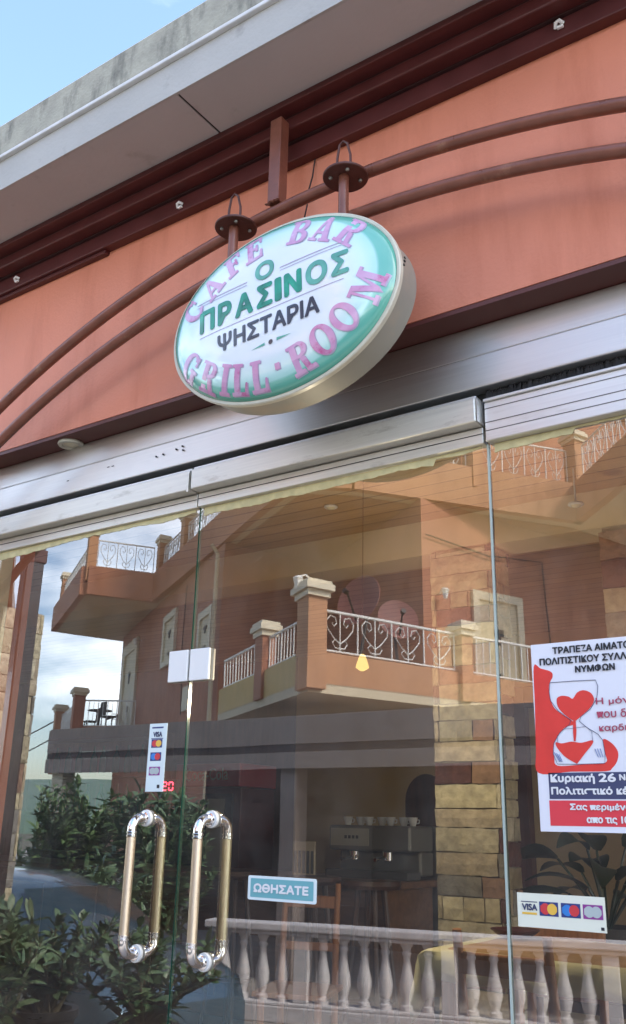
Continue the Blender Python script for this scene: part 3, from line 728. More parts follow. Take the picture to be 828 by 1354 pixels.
# slab serif capitals made from strokes (unit cap height)
def strokes(ch):
    q = []
    def rect(x0, y0, x1, y1): q.append([(x0, y0), (x1, y0), (x1, y1), (x0, y1)])
    def poly(*p): q.append(list(p))
    def ring(cx, cy, rx, ry, t, tt, a0, a1, n=18):
        for i in range(n):
            a, c = R(a0 + (a1 - a0) * i / n), R(a0 + (a1 - a0) * (i + 1) / n)
            o1 = (cx + rx * math.cos(a), cy + ry * math.sin(a)); o2 = (cx + rx * math.cos(c), cy + ry * math.sin(c))
            i1 = (cx + (rx - t) * math.cos(a), cy + (ry - tt) * math.sin(a)); i2 = (cx + (rx - t) * math.cos(c), cy + (ry - tt) * math.sin(c))
            q.append([o1, o2, i2, i1])
    S = .11
    if ch == 'I': rect(.10, 0, .60, S); rect(.10, 1 - S, .60, 1); rect(.22, S, .48, 1 - S); return q, .70
    if ch == 'L': rect(.02, 0, .80, S); rect(.02, 1 - S, .52, 1); rect(.14, S, .40, 1 - S); poly((.66, S), (.80, S), (.80, .40), (.72, .40)); return q, .84
    if ch == 'F': rect(.02, 0, .52, S); rect(.14, S, .40, 1 - S); rect(.02, 1 - S, .82, 1); poly((.68, 1 - S), (.74, .66), (.82, .66), (.82, 1 - S)); rect(.40, .46, .58, .46 + S); rect(.54, .36, .64, .68); return q, .86
    if ch == 'E': rect(.02, 0, .84, S); rect(.14, S, .40, 1 - S); rect(.02, 1 - S, .82, 1); poly((.68, 1 - S), (.74, .68), (.82, .68), (.82, 1 - S)); poly((.70, S), (.84, S), (.84, .36), (.76, .36)); rect(.40, .46, .58, .46 + S); rect(.54, .36, .64, .68); return q, .88
    if ch == 'A': poly((.36, 1), (.60, 1), (.30, S), (.14, S)) if False else poly((.14, S), (.24, S), (.50, .92), (.40, 1)); poly((.40, 1), (.56, 1), (.88, S), (.60, S)); rect(.0, 0, .38, S); rect(.50, 0, 1.0, S); rect(.30, .28, .62, .38); return q, 1.0
    if ch in 'BPR':
        rect(.02, 1 - S, .52, 1); rect(.14, S, .40, 1 - S); rect(.02, 0, .52, S)
        rect(.40, .47, .56, .47 + S)
        ring(.52, .74, .34, .26, .23, .11, -90, 90)
        if ch == 'B': ring(.54, .26, .38, .26, .24, .11, -90, 90)
        if ch == 'R': poly((.46, .47), (.68, .47), (.80, S), (.58, S)); rect(.58, 0, 1.0, S); return q, .98
        return q, .92
    if ch == 'O': ring(.48, .5, .48, .52, .27, .10, 0, 360, 36); return q, .98
    if ch == 'C': ring(.48, .5, .48, .52, .27, .10, 42, 318, 30); poly((.72, .60), (.84, .60), (.84, 1.0), (.78, 1.0)); return q, .90
    if ch == 'G': ring(.48, .5, .48, .52, .27, .10, 42, 310, 30); poly((.72, .64), (.84, .64), (.84, 1.0), (.78, 1.0)); rect(.64, .02, .86, .40); rect(.54, .40, .96, .40 + S); return q, .98
    if ch == 'M': rect(.0, 0, .36, S); rect(.13, S, .23, 1 - S); rect(.0, 1 - S, .24, 1); poly((.20, 1), (.44, 1), (.68, .14), (.52, .0)); poly((.60, .30), (.68, .14), (.92, 1), (.84, 1)); rect(.84, S, 1.08, 1); rect(1.08, 1 - S, 1.22, 1); rect(.74, 0, 1.22, S); return q, 1.24
    if ch == '.': rect(.10, .40, .32, .62); return q, .42
    return q, .5
def serif(mb, ch, x, z, rot, h, w, lift):
    q, adv = strokes(ch); k = 0
    for p in q:
        P = []
        for px_, pz_ in p:
            lx = (px_ - adv / 2) * w; lz = (pz_ - .5) * h
            P.append((x + lx * math.cos(rot) - lz * math.sin(rot), z + lx * math.sin(rot) + lz * math.cos(rot)))
        a = sum(P[i][0] * P[(i + 1) % len(P)][1] - P[(i + 1) % len(P)][0] * P[i][1] for i in range(len(P)))
        if a < 0: P = P[::-1]
        patch_on_dome(mb, P, lift + k * .00004, 2 if len(q) > 20 else 5); k += 1
TOP = [('C', -.305, .090, 52), ('A', -.222, .147, 38), ('F', -.138, .196, 24), ('E', -.056, .214, 10), ('B', .116, .208, -14), ('A', .206, .178, -28), ('R', .292, .130, -44)]
BOT = [('G', -.318, -.108, -50), ('R', -.243, -.168, -36), ('I', -.176, -.199, -24), ('L', -.117, -.219, -16), ('L', -.045, -.232, -7), ('.', .026, -.226, 2), ('R', .105, -.222, 12), ('O', .185, -.192, 26), ('O', .258, -.146, 41), ('M', .338, -.072, 60)]
for ch, x, z, a in TOP + BOT:
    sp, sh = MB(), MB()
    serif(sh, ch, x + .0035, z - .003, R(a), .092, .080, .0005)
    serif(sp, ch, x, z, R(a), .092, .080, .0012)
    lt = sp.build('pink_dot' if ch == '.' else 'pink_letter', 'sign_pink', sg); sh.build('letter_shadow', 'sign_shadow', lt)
gx = -.272
for ch, w in (('Π', .068), ('Ρ', .058), ('Α', .076), ('Σ', .062), ('Ι', .020), ('Ν', .068)):
    g = MB(); plain(g, ch, gx + w / 2, .026, w * .80, .072, .070, .0008); g.build('green_letter', 'sign_green', sg); gx += w + .010
for ch, x, z, w, h in (('Ο', .180, .028, .074, .080), ('Σ', .259, .028, .054, .080), ('Ο', -.008, .116, .072, .066)):
    g = MB(); plain(g, ch, x, z, w * .9, h * .9, .065, .0008); g.build('faded_green_letter', 'sign_green_pale', sg)
g = MB(); plain(g, 'ΨΗΣΤΑΡΙΑ', -.004, -.078, .375, .056, .045, .0008)
for k in range(1): on_dome(g, [(.01 + .008 * math.cos(2 * PI * i / 12), -.142 + .008 * math.sin(2 * PI * i / 12)) for i in range(12)], [tuple(range(12))], .0012)
g.build('dark_lettering', 'sign_dark', sg)
for P in ([(-.062, -.146), (-.012, -.146), (-.012, -.137)], [(.032, -.146), (.084, -.140), (.032, -.136)]):
    g = MB(); on_dome(g, P, [(0, 1, 2)], .0012); g.build('green_wedge', 'sign_green_pale', sg)
g = MB()
def hline(x0, x1, z, t, lift=.0012, n=12):
    for i in range(n):
        a, c = x0 + (x1 - x0) * i / n, x0 + (x1 - x0) * (i + 1) / n
        on_dome(g, [(a, z), (c, z), (c, z + t), (a, z + t)], [(0, 1, 2, 3)], lift)
for x0, x1, z, t in ((-.285, -.075, .098, .003), (-.285, -.075, .088, .002), (.050, .265, .098, .003), (.050, .265, .088, .002), (-.27, .27, -.030, .0022)):
    g = MB(); hline(x0, x1, z, t); g.build('rule_line', 'sign_shadow', sg)
# seam and screws on the casing
m = MB()
for a in (10, 14, 6): m.lathe([(.004, 0), (.004, .003)], ((SA - .011) * math.cos(R(a)), .05 + .012 * (a - 10) / 4, (SB - .011) * math.sin(R(a))), (math.cos(R(a)), 0, math.sin(R(a)) * SA / SB), 8)
m.build('screw_head', 'black', sg)
# hangers: stub pipe, flange plate, wire hook, bolts
for hx in (-0.250, 0.193):
    X = SX + hx
    zp = UP[1] - (UP[2] - math.sqrt(UP[2] ** 2 - (X - UP[0]) ** 2))
    ztop = SB * math.sqrt(1 - (hx / SA) ** 2)
    dz = zp - SZ; dy = YP - YF - .0
    m = MB(); m.tube([(hx, .06, ztop - .03), (hx, .06, dz + .0)], .0165, 16); st = m.build('hanger_stub', 'pipe', sg, smooth=True)
    m = MB(); m.lathe([(.070, 0), (.072, .002), (.072, .007), (.070, .009)], (hx, .07, dz - .034), (0, 0, 1), 36); fl = m.build('flange_plate', 'flange', sg, smooth=True)
    for k in range(4):
        m = MB(); an = R(40 + 90 * k); m.lathe([(.006, 0), (.0065, -.004), (.004, -.008)], (hx + .047 * math.cos(an), .07 + .047 * math.sin(an), dz - .034), (0, 0, 1), 8); m.build('bolt', 'steel', fl, smooth=True)
    m = MB(); m.tube([(hx - .024, .055, dz - .03), (hx - .022, .055, dz + .040), (hx - .014, .055, dz + .088), (hx, .055, dz + .098), (hx + .014, .057, dz + .086), (hx + .024, .060, dz + .040), (hx + .026, .06, dz - .028)], .0042, 8); m.build('wire_hook', 'flange', sg, smooth=True)

# ================================================================== STICKERS AND POSTER
def flat(mb, pts, y): mb.add([(x, y, z) for x, z in pts], [tuple(range(len(pts)))])
def rect(mb, x0, x1, z0, z1, y): flat(mb, [(x0, z0), (x1, z0), (x1, z1), (x0, z1)], y)
def disc(mb, cx, cz, rx, rz, y, a0=0, a1=360, n=24): flat(mb, [(cx + rx * math.cos(R(a0 + (a1 - a0) * i / n)), cz + rz * math.sin(R(a0 + (a1 - a0) * i / n))) for i in range(n + (0 if a1 - a0 == 360 else 1))], y)
def cards(parent, places, w, h, y):
    for i, (cx, cz) in enumerate(places):
        bk, a, c = [('card_red', 'card_red', 'card_yellow'), ('card_navy', 'card_blue', 'card_red'), ('card_purple', 'card_grey', 'card_grey')][i]
        m = MB(); rect(m, cx - w / 2, cx + w / 2, cz - h / 2, cz + h / 2, y); m.build('card_mark', 'card_navy' if i < 2 else 'card_purple', parent)
        m = MB(); rect(m, cx - w * .44, cx, cz - h * .22, cz + h * .22, y - .0004); disc(m, cx - w * .18, cz, w * .26, h * .40, y - .0006); m.build('card_disc', a, parent)
        m = MB(); disc(m, cx + w * .18, cz, w * .26, h * .40, y - .0008); rect(m, cx + w * .05, cx + w * .44, cz - h * .16, cz + h * .16, y - .0010); m.build('card_disc', c, parent)
# vertical card sticker
vs_ = thing('card_sticker', 'tall narrow white sticker with card logos on the left door', 'sticker', (-2.267, -.0012, 1.41))
m = MB(); m.box(-.0405, .0405, -.0006, .0006, -.111, .111); m.build('backing', 'sticker', vs_)
m = MB(); text_facade(m, 'VISA', 0, .067, .040, .016, -.0012, .05, 'C'); m.build('visa_lettering', 'navy', vs_)
m = MB(); rect(m, -.028, .024, .095, .100, -.0012); m.build('header_line', 'card_navy', vs_)
m = MB(); rect(m, -.03, .026, .060, .0625, -.0012); m.build('header_line', 'card_navy', vs_)
cards(vs_, [(-.002, .045), (-.003, .002), (-.004, -.045)], .050, .028, -.0012)
m = MB(); rect(m, .012, .024, -.100, -.089, -.0012); m.build('corner_mark', 'ink', vs_)
# push sticker
ps = thing('push_sticker', 'blue push sticker with white Greek lettering on the middle door', 'sticker', (-1.729, -.0012, 1.025))
def rrect(w, h, r, n=6):
    P = []
    for cx, cz, a in ((w - r, h - r, 0), (-w + r, h - r, 90), (-w + r, -h + r, 180), (w - r, -h + r, 270)):
        for i in range(n + 1): P.append((cx + r * math.cos(R(a + 90 * i / n)), cz + r * math.sin(R(a + 90 * i / n))))
    return P
m = MB(); P = rrect(.124, .0335, .006); nn = len(P)
m.add([(x, -.0005, z) for x, z in P] + [(x, .0008, z) for x, z in P], [tuple(range(nn)), tuple(range(nn, 2 * nn))[::-1]] + [(i, nn + i, nn + (i + 1) % nn, (i + 1) % nn) for i in range(nn)]); m.build('border', 'sticker', ps)
m = MB(); flat(m, rrect(.114, .026, .003), -.0010); m.build('panel', 'teal', ps)
m = MB(); text_facade(m, 'ΩΘΗΣΑΤΕ', -.002, -.011, .196, .022, -.0016, .07, 'C'); m.build('lettering', 'lettwhite', ps)
# horizontal card sticker
cs = thing('card_sticker', 'wide cream sticker with a row of card logos below the poster', 'sticker', (-.889, -.0012, 1.017))
m = MB(); m.box(-.110, .110, -.0006, .0006, -.039, .039); m.build('backing', 'sticker_cream', cs)
m = MB(); text_facade(m, 'VISA', -.078, .000, .038, .014, -.0012, .05, 'C'); rect(m, -.100, -.058, .018, .020, -.0012); m.build('visa_lettering', 'navy', cs)
m = MB(); rect(m, -.098, -.060, -.010, -.005, -.0012); m.build('gold_marking', 'card_yellow', cs)
cards(cs, [(-.029, .005), (.026, .005), (.080, .005)], .048, .032, -.0012)
m = MB(); rect(m, .097, .105, -.034, -.027, -.0012); m.build('corner_mark', 'ink', cs)
# poster
PX, PZ, PW, PH = -.928, 1.436, .336, .470
po = thing('event_poster', 'white and red blood donation poster with heart hourglass on glass', 'poster', (PX, -.0014, PZ - PH / 2))
def pp(u, v): return (u * PW, v * PH)          # u from left, v from bottom
m = MB()
nx, nz_ = 10, 14
gv = []
for j in range(nz_ + 1):
    for i in range(nx + 1): gv.append((PW * i / nx, -.0004 , PH * j / nz_))
m.add(gv, [(j * (nx + 1) + i, j * (nx + 1) + i + 1, (j + 1) * (nx + 1) + i + 1, (j + 1) * (nx + 1) + i) for j in range(nz_) for i in range(nx)])
m.box(0, PW, 0.0, .0008, 0, PH); m.build('sheet', 'paper', po)
def smooth(P, n=5):
    out = []; N_ = len(P)
    for i in range(N_):
        p0, p1, p2, p3 = P[i - 1], P[i], P[(i + 1) % N_], P[(i + 2) % N_]
        for k in range(n):
            t = k / n
            out.append(tuple(.5 * ((2 * p1[j]) + (-p0[j] + p2[j]) * t + (2 * p0[j] - 5 * p1[j] + 4 * p2[j] - p3[j]) * t * t + (-p0[j] + 3 * p1[j] - 3 * p2[j] + p3[j]) * t ** 3) for j in (0, 1)))
    return out
def pix(x, z):                                 # drawing units to sheet fractions
    return ((x - 105 - .045 * (z - 100)) / 800.0, (z + (.07 - .1 * (z - 100) / 1215.0) * (x - 105) - 100) / 1215.0)
def shape(mb, pts, y, sm=True):
    Q = [pix(*p) for p in pts]; Q = [pp(u * 1.0, 1 - v) for u, v in Q]
    if sm: Q = smooth(Q)
    a = sum(Q[i][0] * Q[(i + 1) % len(Q)][1] - Q[(i + 1) % len(Q)][0] * Q[i][1] for i in range(len(Q)))
    if a < 0: Q = Q[::-1]
    flat(mb, Q, y)
m = MB(); shape(m, [(125, 248), (170, 262), (235, 285), (247, 320), (225, 370), (226, 440), (250, 520), (300, 570), (360, 610), (375, 640), (320, 660), (270, 720), (245, 790), (250, 850), (270, 905), (420, 900), (560, 890), (560, 830), (550, 740), (600, 765), (635, 820), (630, 880), (600, 925), (560, 945), (350, 945), (150, 950), (135, 800), (130, 500)], -.0010); m.build('red_swirl', 'red', po)
m = MB(); shape(m, [(272, 470), (300, 450), (345, 455), (372, 470), (400, 430), (440, 415), (485, 435), (503, 480), (480, 530), (430, 580), (385, 618), (372, 615), (320, 575), (280, 525)], -.0016)
m.build('heart', 'red', po)
m = MB(); shape(m, [(262, 755), (300, 762), (360, 752), (420, 760), (485, 745), (486, 770), (440, 830), (395, 890), (385, 892), (320, 850), (270, 790)], -.0016); shape(m, [(372, 615), (388, 615), (392, 680), (386, 750), (374, 750), (370, 690)], -.0018, False); m.build('heart_drip', 'red', po)
def outline(pts, w, y, mname, name, closed=False):
    Q = [pp(*(lambda uv: (uv[0], 1 - uv[1]))(pix(*p))) for p in pts]
    m = MB(); m.tube([(x, y, z) for x, z in Q], w, 5); return m.build(name, mname, po)
outline([(230, 360), (380, 352), (515, 348), (528, 390), (520, 470), (480, 540), (420, 590), (410, 620), (460, 665), (520, 705), (548, 745), (560, 830), (558, 895), (400, 898), (270, 895), (245, 830), (250, 760), (290, 690), (350, 640), (358, 612), (280, 550), (232, 480), (224, 420), (230, 360)], .0007, -.0016, 'navy', 'hourglass_outline')
outline([(275, 760), (272, 715), (310, 670), (370, 665), (450, 655), (485, 690), (488, 750)], .0005, -.0018, 'navy', 'hourglass_neck_outline')
for q in range(3):
    outline([(252 + 14 * q, 820 + 6 * q), (285 + 8 * q, 880)], .0011, -.0016, 'blue_sketch', 'glass_glint_marking'); outline([(500 + 16 * q, 800), (520 + 14 * q, 855)], .0009, -.0016, 'blue_sketch', 'glass_glint_marking')
def ptext(name, mname, lines, y=-.0018):
    m = MB()
    for body, u, v, w, h, al, bo in lines:
        x, z = u * PW, v * PH; text_facade(m, body, x, z, w * PW, h * PH, y, bo, al)
    m.build(name, mname, po)
ptext('title_lettering', 'ink', [('ΤΡΑΠΕΖΑ ΑΙΜΑΤΟΣ', .50, .938, .64, .036, 'C', .055), ('ΠΟΛΙΤΙΣΤΙΚΟΥ ΣΥΛΛΟΓΟΥ', .50, .880, .86, .036, 'C', .055), ('ΝΥΜΦΩΝ', .50, .826, .30, .036, 'C', .055)])
ptext('slogan_lettering', 'crimson', [('Η μόνη', .49, .640, .30, .044, 'L', .018), ('που δίνει', .49, .578, .36, .044, 'L', .018), ('καρδιά σου', .50, .500, .42, .044, 'L', .018)])
m = MB(); rect(m, .085 * PW, .97 * PW, .165 * PH, .300 * PH, -.0010); m.build('black_panel', 'navy', po)
m = MB(); rect(m, .080 * PW, .97 * PW, .030 * PH, .158 * PH, -.0010); m.build('red_panel', 'pink_red', po)
ptext('date_lettering', 'lettwhite', [('Κυριακή', .105, .243, .33, .048, 'L', .055), ('26', .47, .252, .12, .040, 'L', .06), ('Νοεμβρίου', .62, .252, .34, .036, 'L', .055), ('Πολιτιστικό κέντρο', .105, .180, .76, .046, 'L', .05)])
ptext('time_lettering', 'lettwhite', [('Σας περιμένουμε', .24, .104, .56, .038, 'L', .05), ('απο τις 10:00 π.μ.', .36, .040, .50, .040, 'L', .05)])

# ================================================================== INSIDE THE CAFE
def local(mb, t):
    l = t.location; mb.v = [(x - l.x, y - l.y, z - l.z) for x, y, z in mb.v]; return mb
# drinks fridge with lit-header lettering
fg = thing('drinks_fridge', 'tall drinks fridge with dark red header behind the bar', 'fridge', (-5.28, 3.75, 0))
m = MB(); m.box(-.34, .34, .02, .50, 0, 1.49); m.build('cabinet', 'fridge_red', fg, bevel=.01)
m = MB(); m.box(-.35, .35, -.02, .50, 1.495, 1.68); m.build('header', 'header_red', fg, bevel=.01)
m = MB(); text_facade(m, 'Coca-Cola', 0, 1.545, .46, .095, -.0225, .02, 'C', rot=.02); m.build('header_lettering', 'sticker', fg)
m = MB(); m.box(-.27, .27, -.012, .018, .12, 1.44); m.build('glass_front', 'pane_dark', fg)
m = MB(); m.box(.02, .2, -.0145, -.0125, .8, 1.40); m.build('price_strip', 'card_grey', fg)
m = MB(); m.tube([(.30, -.04, .7), (.30, -.04, 1.2)], .012, 8); m.build('door_handle', 'steel', fg)
ld = thing('led_display', 'small red glowing number display beside the drinks fridge', 'display', (-5.60, 3.62, 1.495))
m = MB(); m.box(-.11, .09, 0, .04, -.055, .055); m.build('housing', 'steel_dark', ld, bevel=.004)
m = MB(); m.box(-.02, .01, .01, .035, -.609, -.056); m.box(-.06, .05, -.03, .07, -.609, -.60); m.build('stand', 'steel_dark', ld)
m = MB()
def seg7(m, x, on, s=.036):
    t = .008
    S = {'a': (x, x + s, s * 2 - t, s * 2), 'g': (x, x + s, s - t / 2, s + t / 2), 'd': (x, x + s, 0, t), 'f': (x - t, x, s + t, 2 * s - t), 'b': (x + s, x + s + t, s + t, 2 * s - t), 'e': (x - t, x, t, s - t), 'c': (x + s, x + s + t, t, s - t)}
    for k in on: x0, x1, z0, z1 = S[k]; m.box(x0, x1, -.003, -.001, z0 - s, z1 - s)
seg7(m, -.06, 'abged'); seg7(m, .01, 'abcdef'); m.build('digit_marking', 'led', ld)
# bar counter
bc = thing('bar_counter', 'long dark wooden bar counter running across the back of the room', 'bar counter', (-5, 2.95, 0))
m = MB(); m.box(-3.6, 1.9, .0, .60, 0, .84); m.build('front', 'barwood', bc, bevel=.01)
m = MB(); m.box(-3.65, 1.95, -.08, .68, .842, .885); m.build('counter_top', 'barwood', bc, bevel=.008)
for k in range(9):
    m = MB(); m.box(-3.5 + k * .6, -3.02 + k * .6, -.018, -.001, .12, .74); m.build('panel', 'barwood', bc, bevel=.012)
# coffee machine and grinder
cm = thing('coffee_machine', 'grey espresso machine standing on the bar counter', 'coffee machine', (-3.42, 3.25, .886))
m = MB(); m.box(-.30, .33, -.02, .30, .17, .33); m.box(-.30, .33, .12, .30, .02, .17); m.build('body', 'steel', cm, bevel=.015)
m = MB(); m.box(-.28, .02, -.026, -.021, .20, .31); m.build('front_panel', 'panel_grey', cm)
m = MB()
for k in range(4): m.box(-.17 + k * .03, -.15 + k * .03, -.0275, -.0262, .245, .265)
m.build('button_key', 'ink', cm)
for k in range(7):
    c_ = thing('coffee_cup', 'small white coffee cup on top of the espresso machine', 'cup', (-3.66 + k * .085, 3.38, 1.217), 'cups on the espresso machine') if k == 0 else dup(c_, (-3.66 + k * .085, 3.38 + .03 * (k % 2), 1.217))
    if k == 0: m = MB(); m.lathe([(.018, 0), (.028, .03), (.033, .055), (.030, .055), (.022, .01)], seg=14); m.build('bowl', 'white', c_, smooth=True); m = MB(); m.tube([(.030, 0, .042), (.048, 0, .038), (.046, 0, .02), (.026, 0, .016)], .004, 6); m.build('handle', 'white', c_, smooth=True)
m = MB(); m.box(-.30, .33, -.06, .12, 0, .05); m.build('drip_tray', 'steel_dark', cm, bevel=.006)
for k in (-.12, .14):
    m = MB(); m.lathe([(.035, 0), (.035, .05), (.025, .055)], (k, .02, .115), seg=14); m.tube([(k, .02, .13), (k, -.14, .12)], .012, 8); m.build('brew_group', 'chrome', cm, smooth=True)
t = thing('menu_stand', 'small menu stand with vertical stripes on the bar', 'menu stand', (-3.80, 3.05, .886))
m = MB(); m.box(-.09, .09, 0, .012, 0, .22); m.build('board', 'cream', t, bevel=.002)
m = MB()
for k in range(5): m.box(-.075 + k * .034, -.055 + k * .034, -.003, -.0005, .02, .16)
m.build('stripe_marking', 'steel_dark', t)
t = thing('storage_cabinet', 'grey cabinet standing against the beige wall behind the bar', 'cabinet', (-3.08, 3.72, 0))
m = MB(); m.box(-.55, .26, 0, .42, 0, 1.22); m.build('body', 'steel', t, bevel=.008)
m = MB(); m.box(-.53, -.16, -.012, -.001, .1, 1.19); m.build('door', 'steel', t, bevel=.004); m = MB(); m.box(-.14, .24, -.012, -.001, .1, 1.19); m.build('door', 'steel', t, bevel=.004)
# bar stools
def stool(label, x, y):
    t = thing('bar_stool', label, 'bar stool', (x, y, 0), 'bar stools at the counter')
    m = MB(); m.lathe([(.02, .70), (.155, .705), (.165, .72), (.16, .738), (.02, .742)], seg=24); m.build('seat', 'darkwood', t, smooth=True)
    for k in range(4):
        a = R(45 + 90 * k); m = MB(); m.tube([(.07 * math.cos(a), .07 * math.sin(a), .70), (.17 * math.cos(a), .17 * math.sin(a), 0)], [.016, .014], 8); m.build('leg', 'darkwood', t, smooth=True)
    m = MB(); m.tube([(.13 * math.cos(2 * PI * i / 16), .13 * math.sin(2 * PI * i / 16), .26) for i in range(16)], .010, 6, closed=True); m.build('foot_ring', 'darkwood', t, smooth=True)
    return t
s1 = stool('wooden bar stool in front of the espresso machine', -2.82, 2.30)
s1.scale = (1, 1, 1.26)
s2 = dup(s1, (-3.26, 2.38, 0), 'wooden bar stool behind the push sticker')
s3 = dup(s1, (-3.9, 2.45, 0), 'wooden bar stool nearest the drinks fridge')
# table with yellow cloth and chairs
tb = thing('cafe_table', 'small wooden table draped with a yellow cloth by the glass', 'table', (-1.215, .90, 0.04))
m = MB(); m.box(-.34, .36, -.30, .30, .765, .79); m.build('tabletop', 'midwood', tb, bevel=.004)
for sx in (-.30, .32):
    for sy in (-.26, .26):
        m = MB(); m.box(sx - .022, sx + .022, sy - .022, sy + .022, -.05, .764); m.build('leg', 'midwood', tb, bevel=.004)
def drape(x0, x1, y0, y1, z, drops, seed, nx=36, ny=30):
    """cloth lying on a table, hanging over the edges with folds; drops = how far each side hangs"""
    rr = random.Random(seed); m = MB(); vs = []
    W, Dp = x1 - x0, y1 - y0; cx, cy = (x0 + x1) / 2, (y0 + y1) / 2
    for j in range(ny + 1):
        for i in range(nx + 1):
            u = -1 + 2 * i / nx; v = -1 + 2 * j / ny
            ex = W / 2 + drops[0]; ey = Dp / 2 + drops[1]
            X, Y = u * ex, v * ey
            ox = max(0, abs(X) - W / 2); oy = max(0, abs(Y) - Dp / 2)
            px_ = math.copysign(min(abs(X), W / 2), X); py_ = math.copysign(min(abs(Y), Dp / 2), Y)
            fold = .018 * math.sin(Y * 26 + 1.3) * min(1, ox / .1) + 0
            fold2 = .018 * math.sin(X * 24) * min(1, oy / .1)
            d = math.hypot(ox, oy)
            px_ += math.copysign(1, X) * (min(ox, .02) + fold + (.35 * oy if ox > 0 else 0) * .3)
            py_ += math.copysign(1, Y) * (min(oy, .02) + fold2 + (.35 * ox if oy > 0 else 0) * .3)
            zz = z - max(0, (ox + oy if min(ox, oy) == 0 else d * 1.15) - .012) + .0015 * math.sin(X * 9) * math.cos(Y * 11)
            vs.append((cx + px_, cy + py_, zz))
    m.add(vs, [(j * (nx + 1) + i, j * (nx + 1) + i + 1, (j + 1) * (nx + 1) + i + 1, (j + 1) * (nx + 1) + i) for j in range(ny) for i in range(nx)])
    return m
o = drape(-1.575, -.85, .585, 1.22, .8335, (.17, .10), 4).build('tablecloth', 'cloth', None, smooth=True, angle=80)
sf = o.modifiers.new('thickness', 'SOLIDIFY'); sf.thickness = .003
tag(o, 'pale yellow cloth draped over the table by the window', 'tablecloth')
o = drape(-1.50, -.94, .62, 1.16, .838, (.02, .02), 5).build('table_topper', 'cloth2', None, smooth=True, angle=80)
sf = o.modifiers.new('thickness', 'SOLIDIFY'); sf.thickness = .003
tag(o, 'brown square overcloth lying on the yellow tablecloth', 'tablecloth')
o = MB().lathe([(.03, 0), (.06, .004), (.085, .022), (.088, .026), (.08, .024), (.05, .008)], seg=28).build('ashtray', 'maroon', None, smooth=True, loc=(-1.46, 1.05, .8425)); tag(o, 'dark red dish on the table in front of the stone pillar', 'dish')
def chair(label, x, y, rz):
    t = thing('wooden_chair', label, 'chair', (x, y, 0), 'wooden chairs around the table'); t.rotation_euler = (0, 0, rz)
    m = MB(); m.box(-.18, .18, -.20, .18, .43, .455); m.build('seat', 'midwood', t, bevel=.006)
    for sx in (-.14, .14):
        m = MB(); m.tube([(sx, -.19, 0), (sx, -.18, .45), (sx, -.205, .70), (sx, -.235, .92)], [.016, .018, .017, .014], 10); m.build('back_post', 'midwood', t, smooth=True)
        m = MB(); m.tube([(sx, .16, 0), (sx, .15, .43)], [.014, .018], 10); m.build('leg', 'midwood', t, smooth=True)
    m = MB(); m.box(-.14, .14, -.235, -.215, .80, .86); m.build('top_slat', 'midwood', t, bevel=.006)
    m = MB(); m.box(-.14, .14, -.214, -.196, .60, .64); m.build('lower_slat', 'midwood', t, bevel=.006)
    m = MB(); m.tube([(-.14, -.18, .22), (.14, -.18, .22)], .010, 8); m.tube([(-.14, .155, .22), (.14, .155, .22)], .010, 8); m.build('stretcher', 'midwood', t, smooth=True)
    return t
ch1 = chair('wooden chair with its back against the glass in front of the table', -1.22, .62, 0)
ch2 = dup(ch1, (-1.42, 1.22, 0), 'wooden chair on the far side of the table', PI)
ch3 = dup(ch1, (-2.9, 1.75, 0), 'wooden chair standing alone behind the push sticker', R(200))
# leafy house plant behind the poster
hp = thing('potted_plant', 'broad leaved plant in a dark pot inside below the poster', 'plant', (-1.42, 1.95, 0))
m = MB(); m.lathe([(.10, 0), (.14, .25), (.145, .27), (.125, .27), (.115, .24)], (0, 0, .55), seg=24); m.build('pot', 'pot_dark', hp, smooth=True)
m = MB(); m.box(-.17, .17, -.17, .17, .50, .548); m.box(-.03, .03, -.03, .03, .03, .50); m.box(-.15, .15, -.15, .15, 0, .03); m.build('stand', 'darkwood', hp, bevel=.004)
def leaf_pts(L_, W_, n=7, curl=.5):
    rows = []
    for i in range(n + 1):
        t = i / n; w = W_ * math.sin(PI * min(1, t * .93 + .05)) ** .8 * (1 - .25 * t)
        rows.append((L_ * t, w, -curl * L_ * t * t * .5))
    return rows
def blade(mb, base, direction, L_, W_, curl=.6, roll=0.0, fold=.25, n=7):
    d = Vector(direction).normalized(); s_ = d.cross(Vector((0, 0, 1)))
    if s_.length < 1e-3: s_ = Vector((1, 0, 0))
    s_.normalize(); u = s_.cross(d)
    s_ = s_ * math.cos(roll) + u * math.sin(roll); u = s_.cross(d)
    vs = []; B = Vector(base)
    for l, w, z in leaf_pts(L_, W_, n, curl):
        c = B + d * l + Vector((0, 0, z))
        vs += [c - s_ * w + u * fold * w, c, c + s_ * w + u * fold * w]
    fs = []
    for i in range(n): a = 3 * i; fs += [(a, a + 1, a + 4, a + 3), (a + 1, a + 2, a + 5, a + 4)]
    mb.add(vs, fs)
lv, st_ = MB(), MB(); rr = random.Random(5)
for k in range(17):
    a = 2 * PI * k / 17 + rr.uniform(-.2, .2); el = rr.uniform(.7, 1.25); h = rr.uniform(.18, .42)
    d = Vector((math.cos(a) * math.cos(el), math.sin(a) * math.cos(el), math.sin(el)))
    p = Vector((0, 0, .80)); q = p + d * h
    st_.tube([p, (p + q) / 2 + Vector((0, 0, .02)), q], .006, 6)
    blade(lv, q, (d.x * 1.5, d.y * 1.5, d.z * .45 - .05), rr.uniform(.24, .36), rr.uniform(.055, .085), .9, rr.uniform(-.5, .5))
lv.build('foliage', 'leaf_dark', hp, smooth=True, angle=180); st_.build('stem', 'leaf_dark', hp, smooth=True)
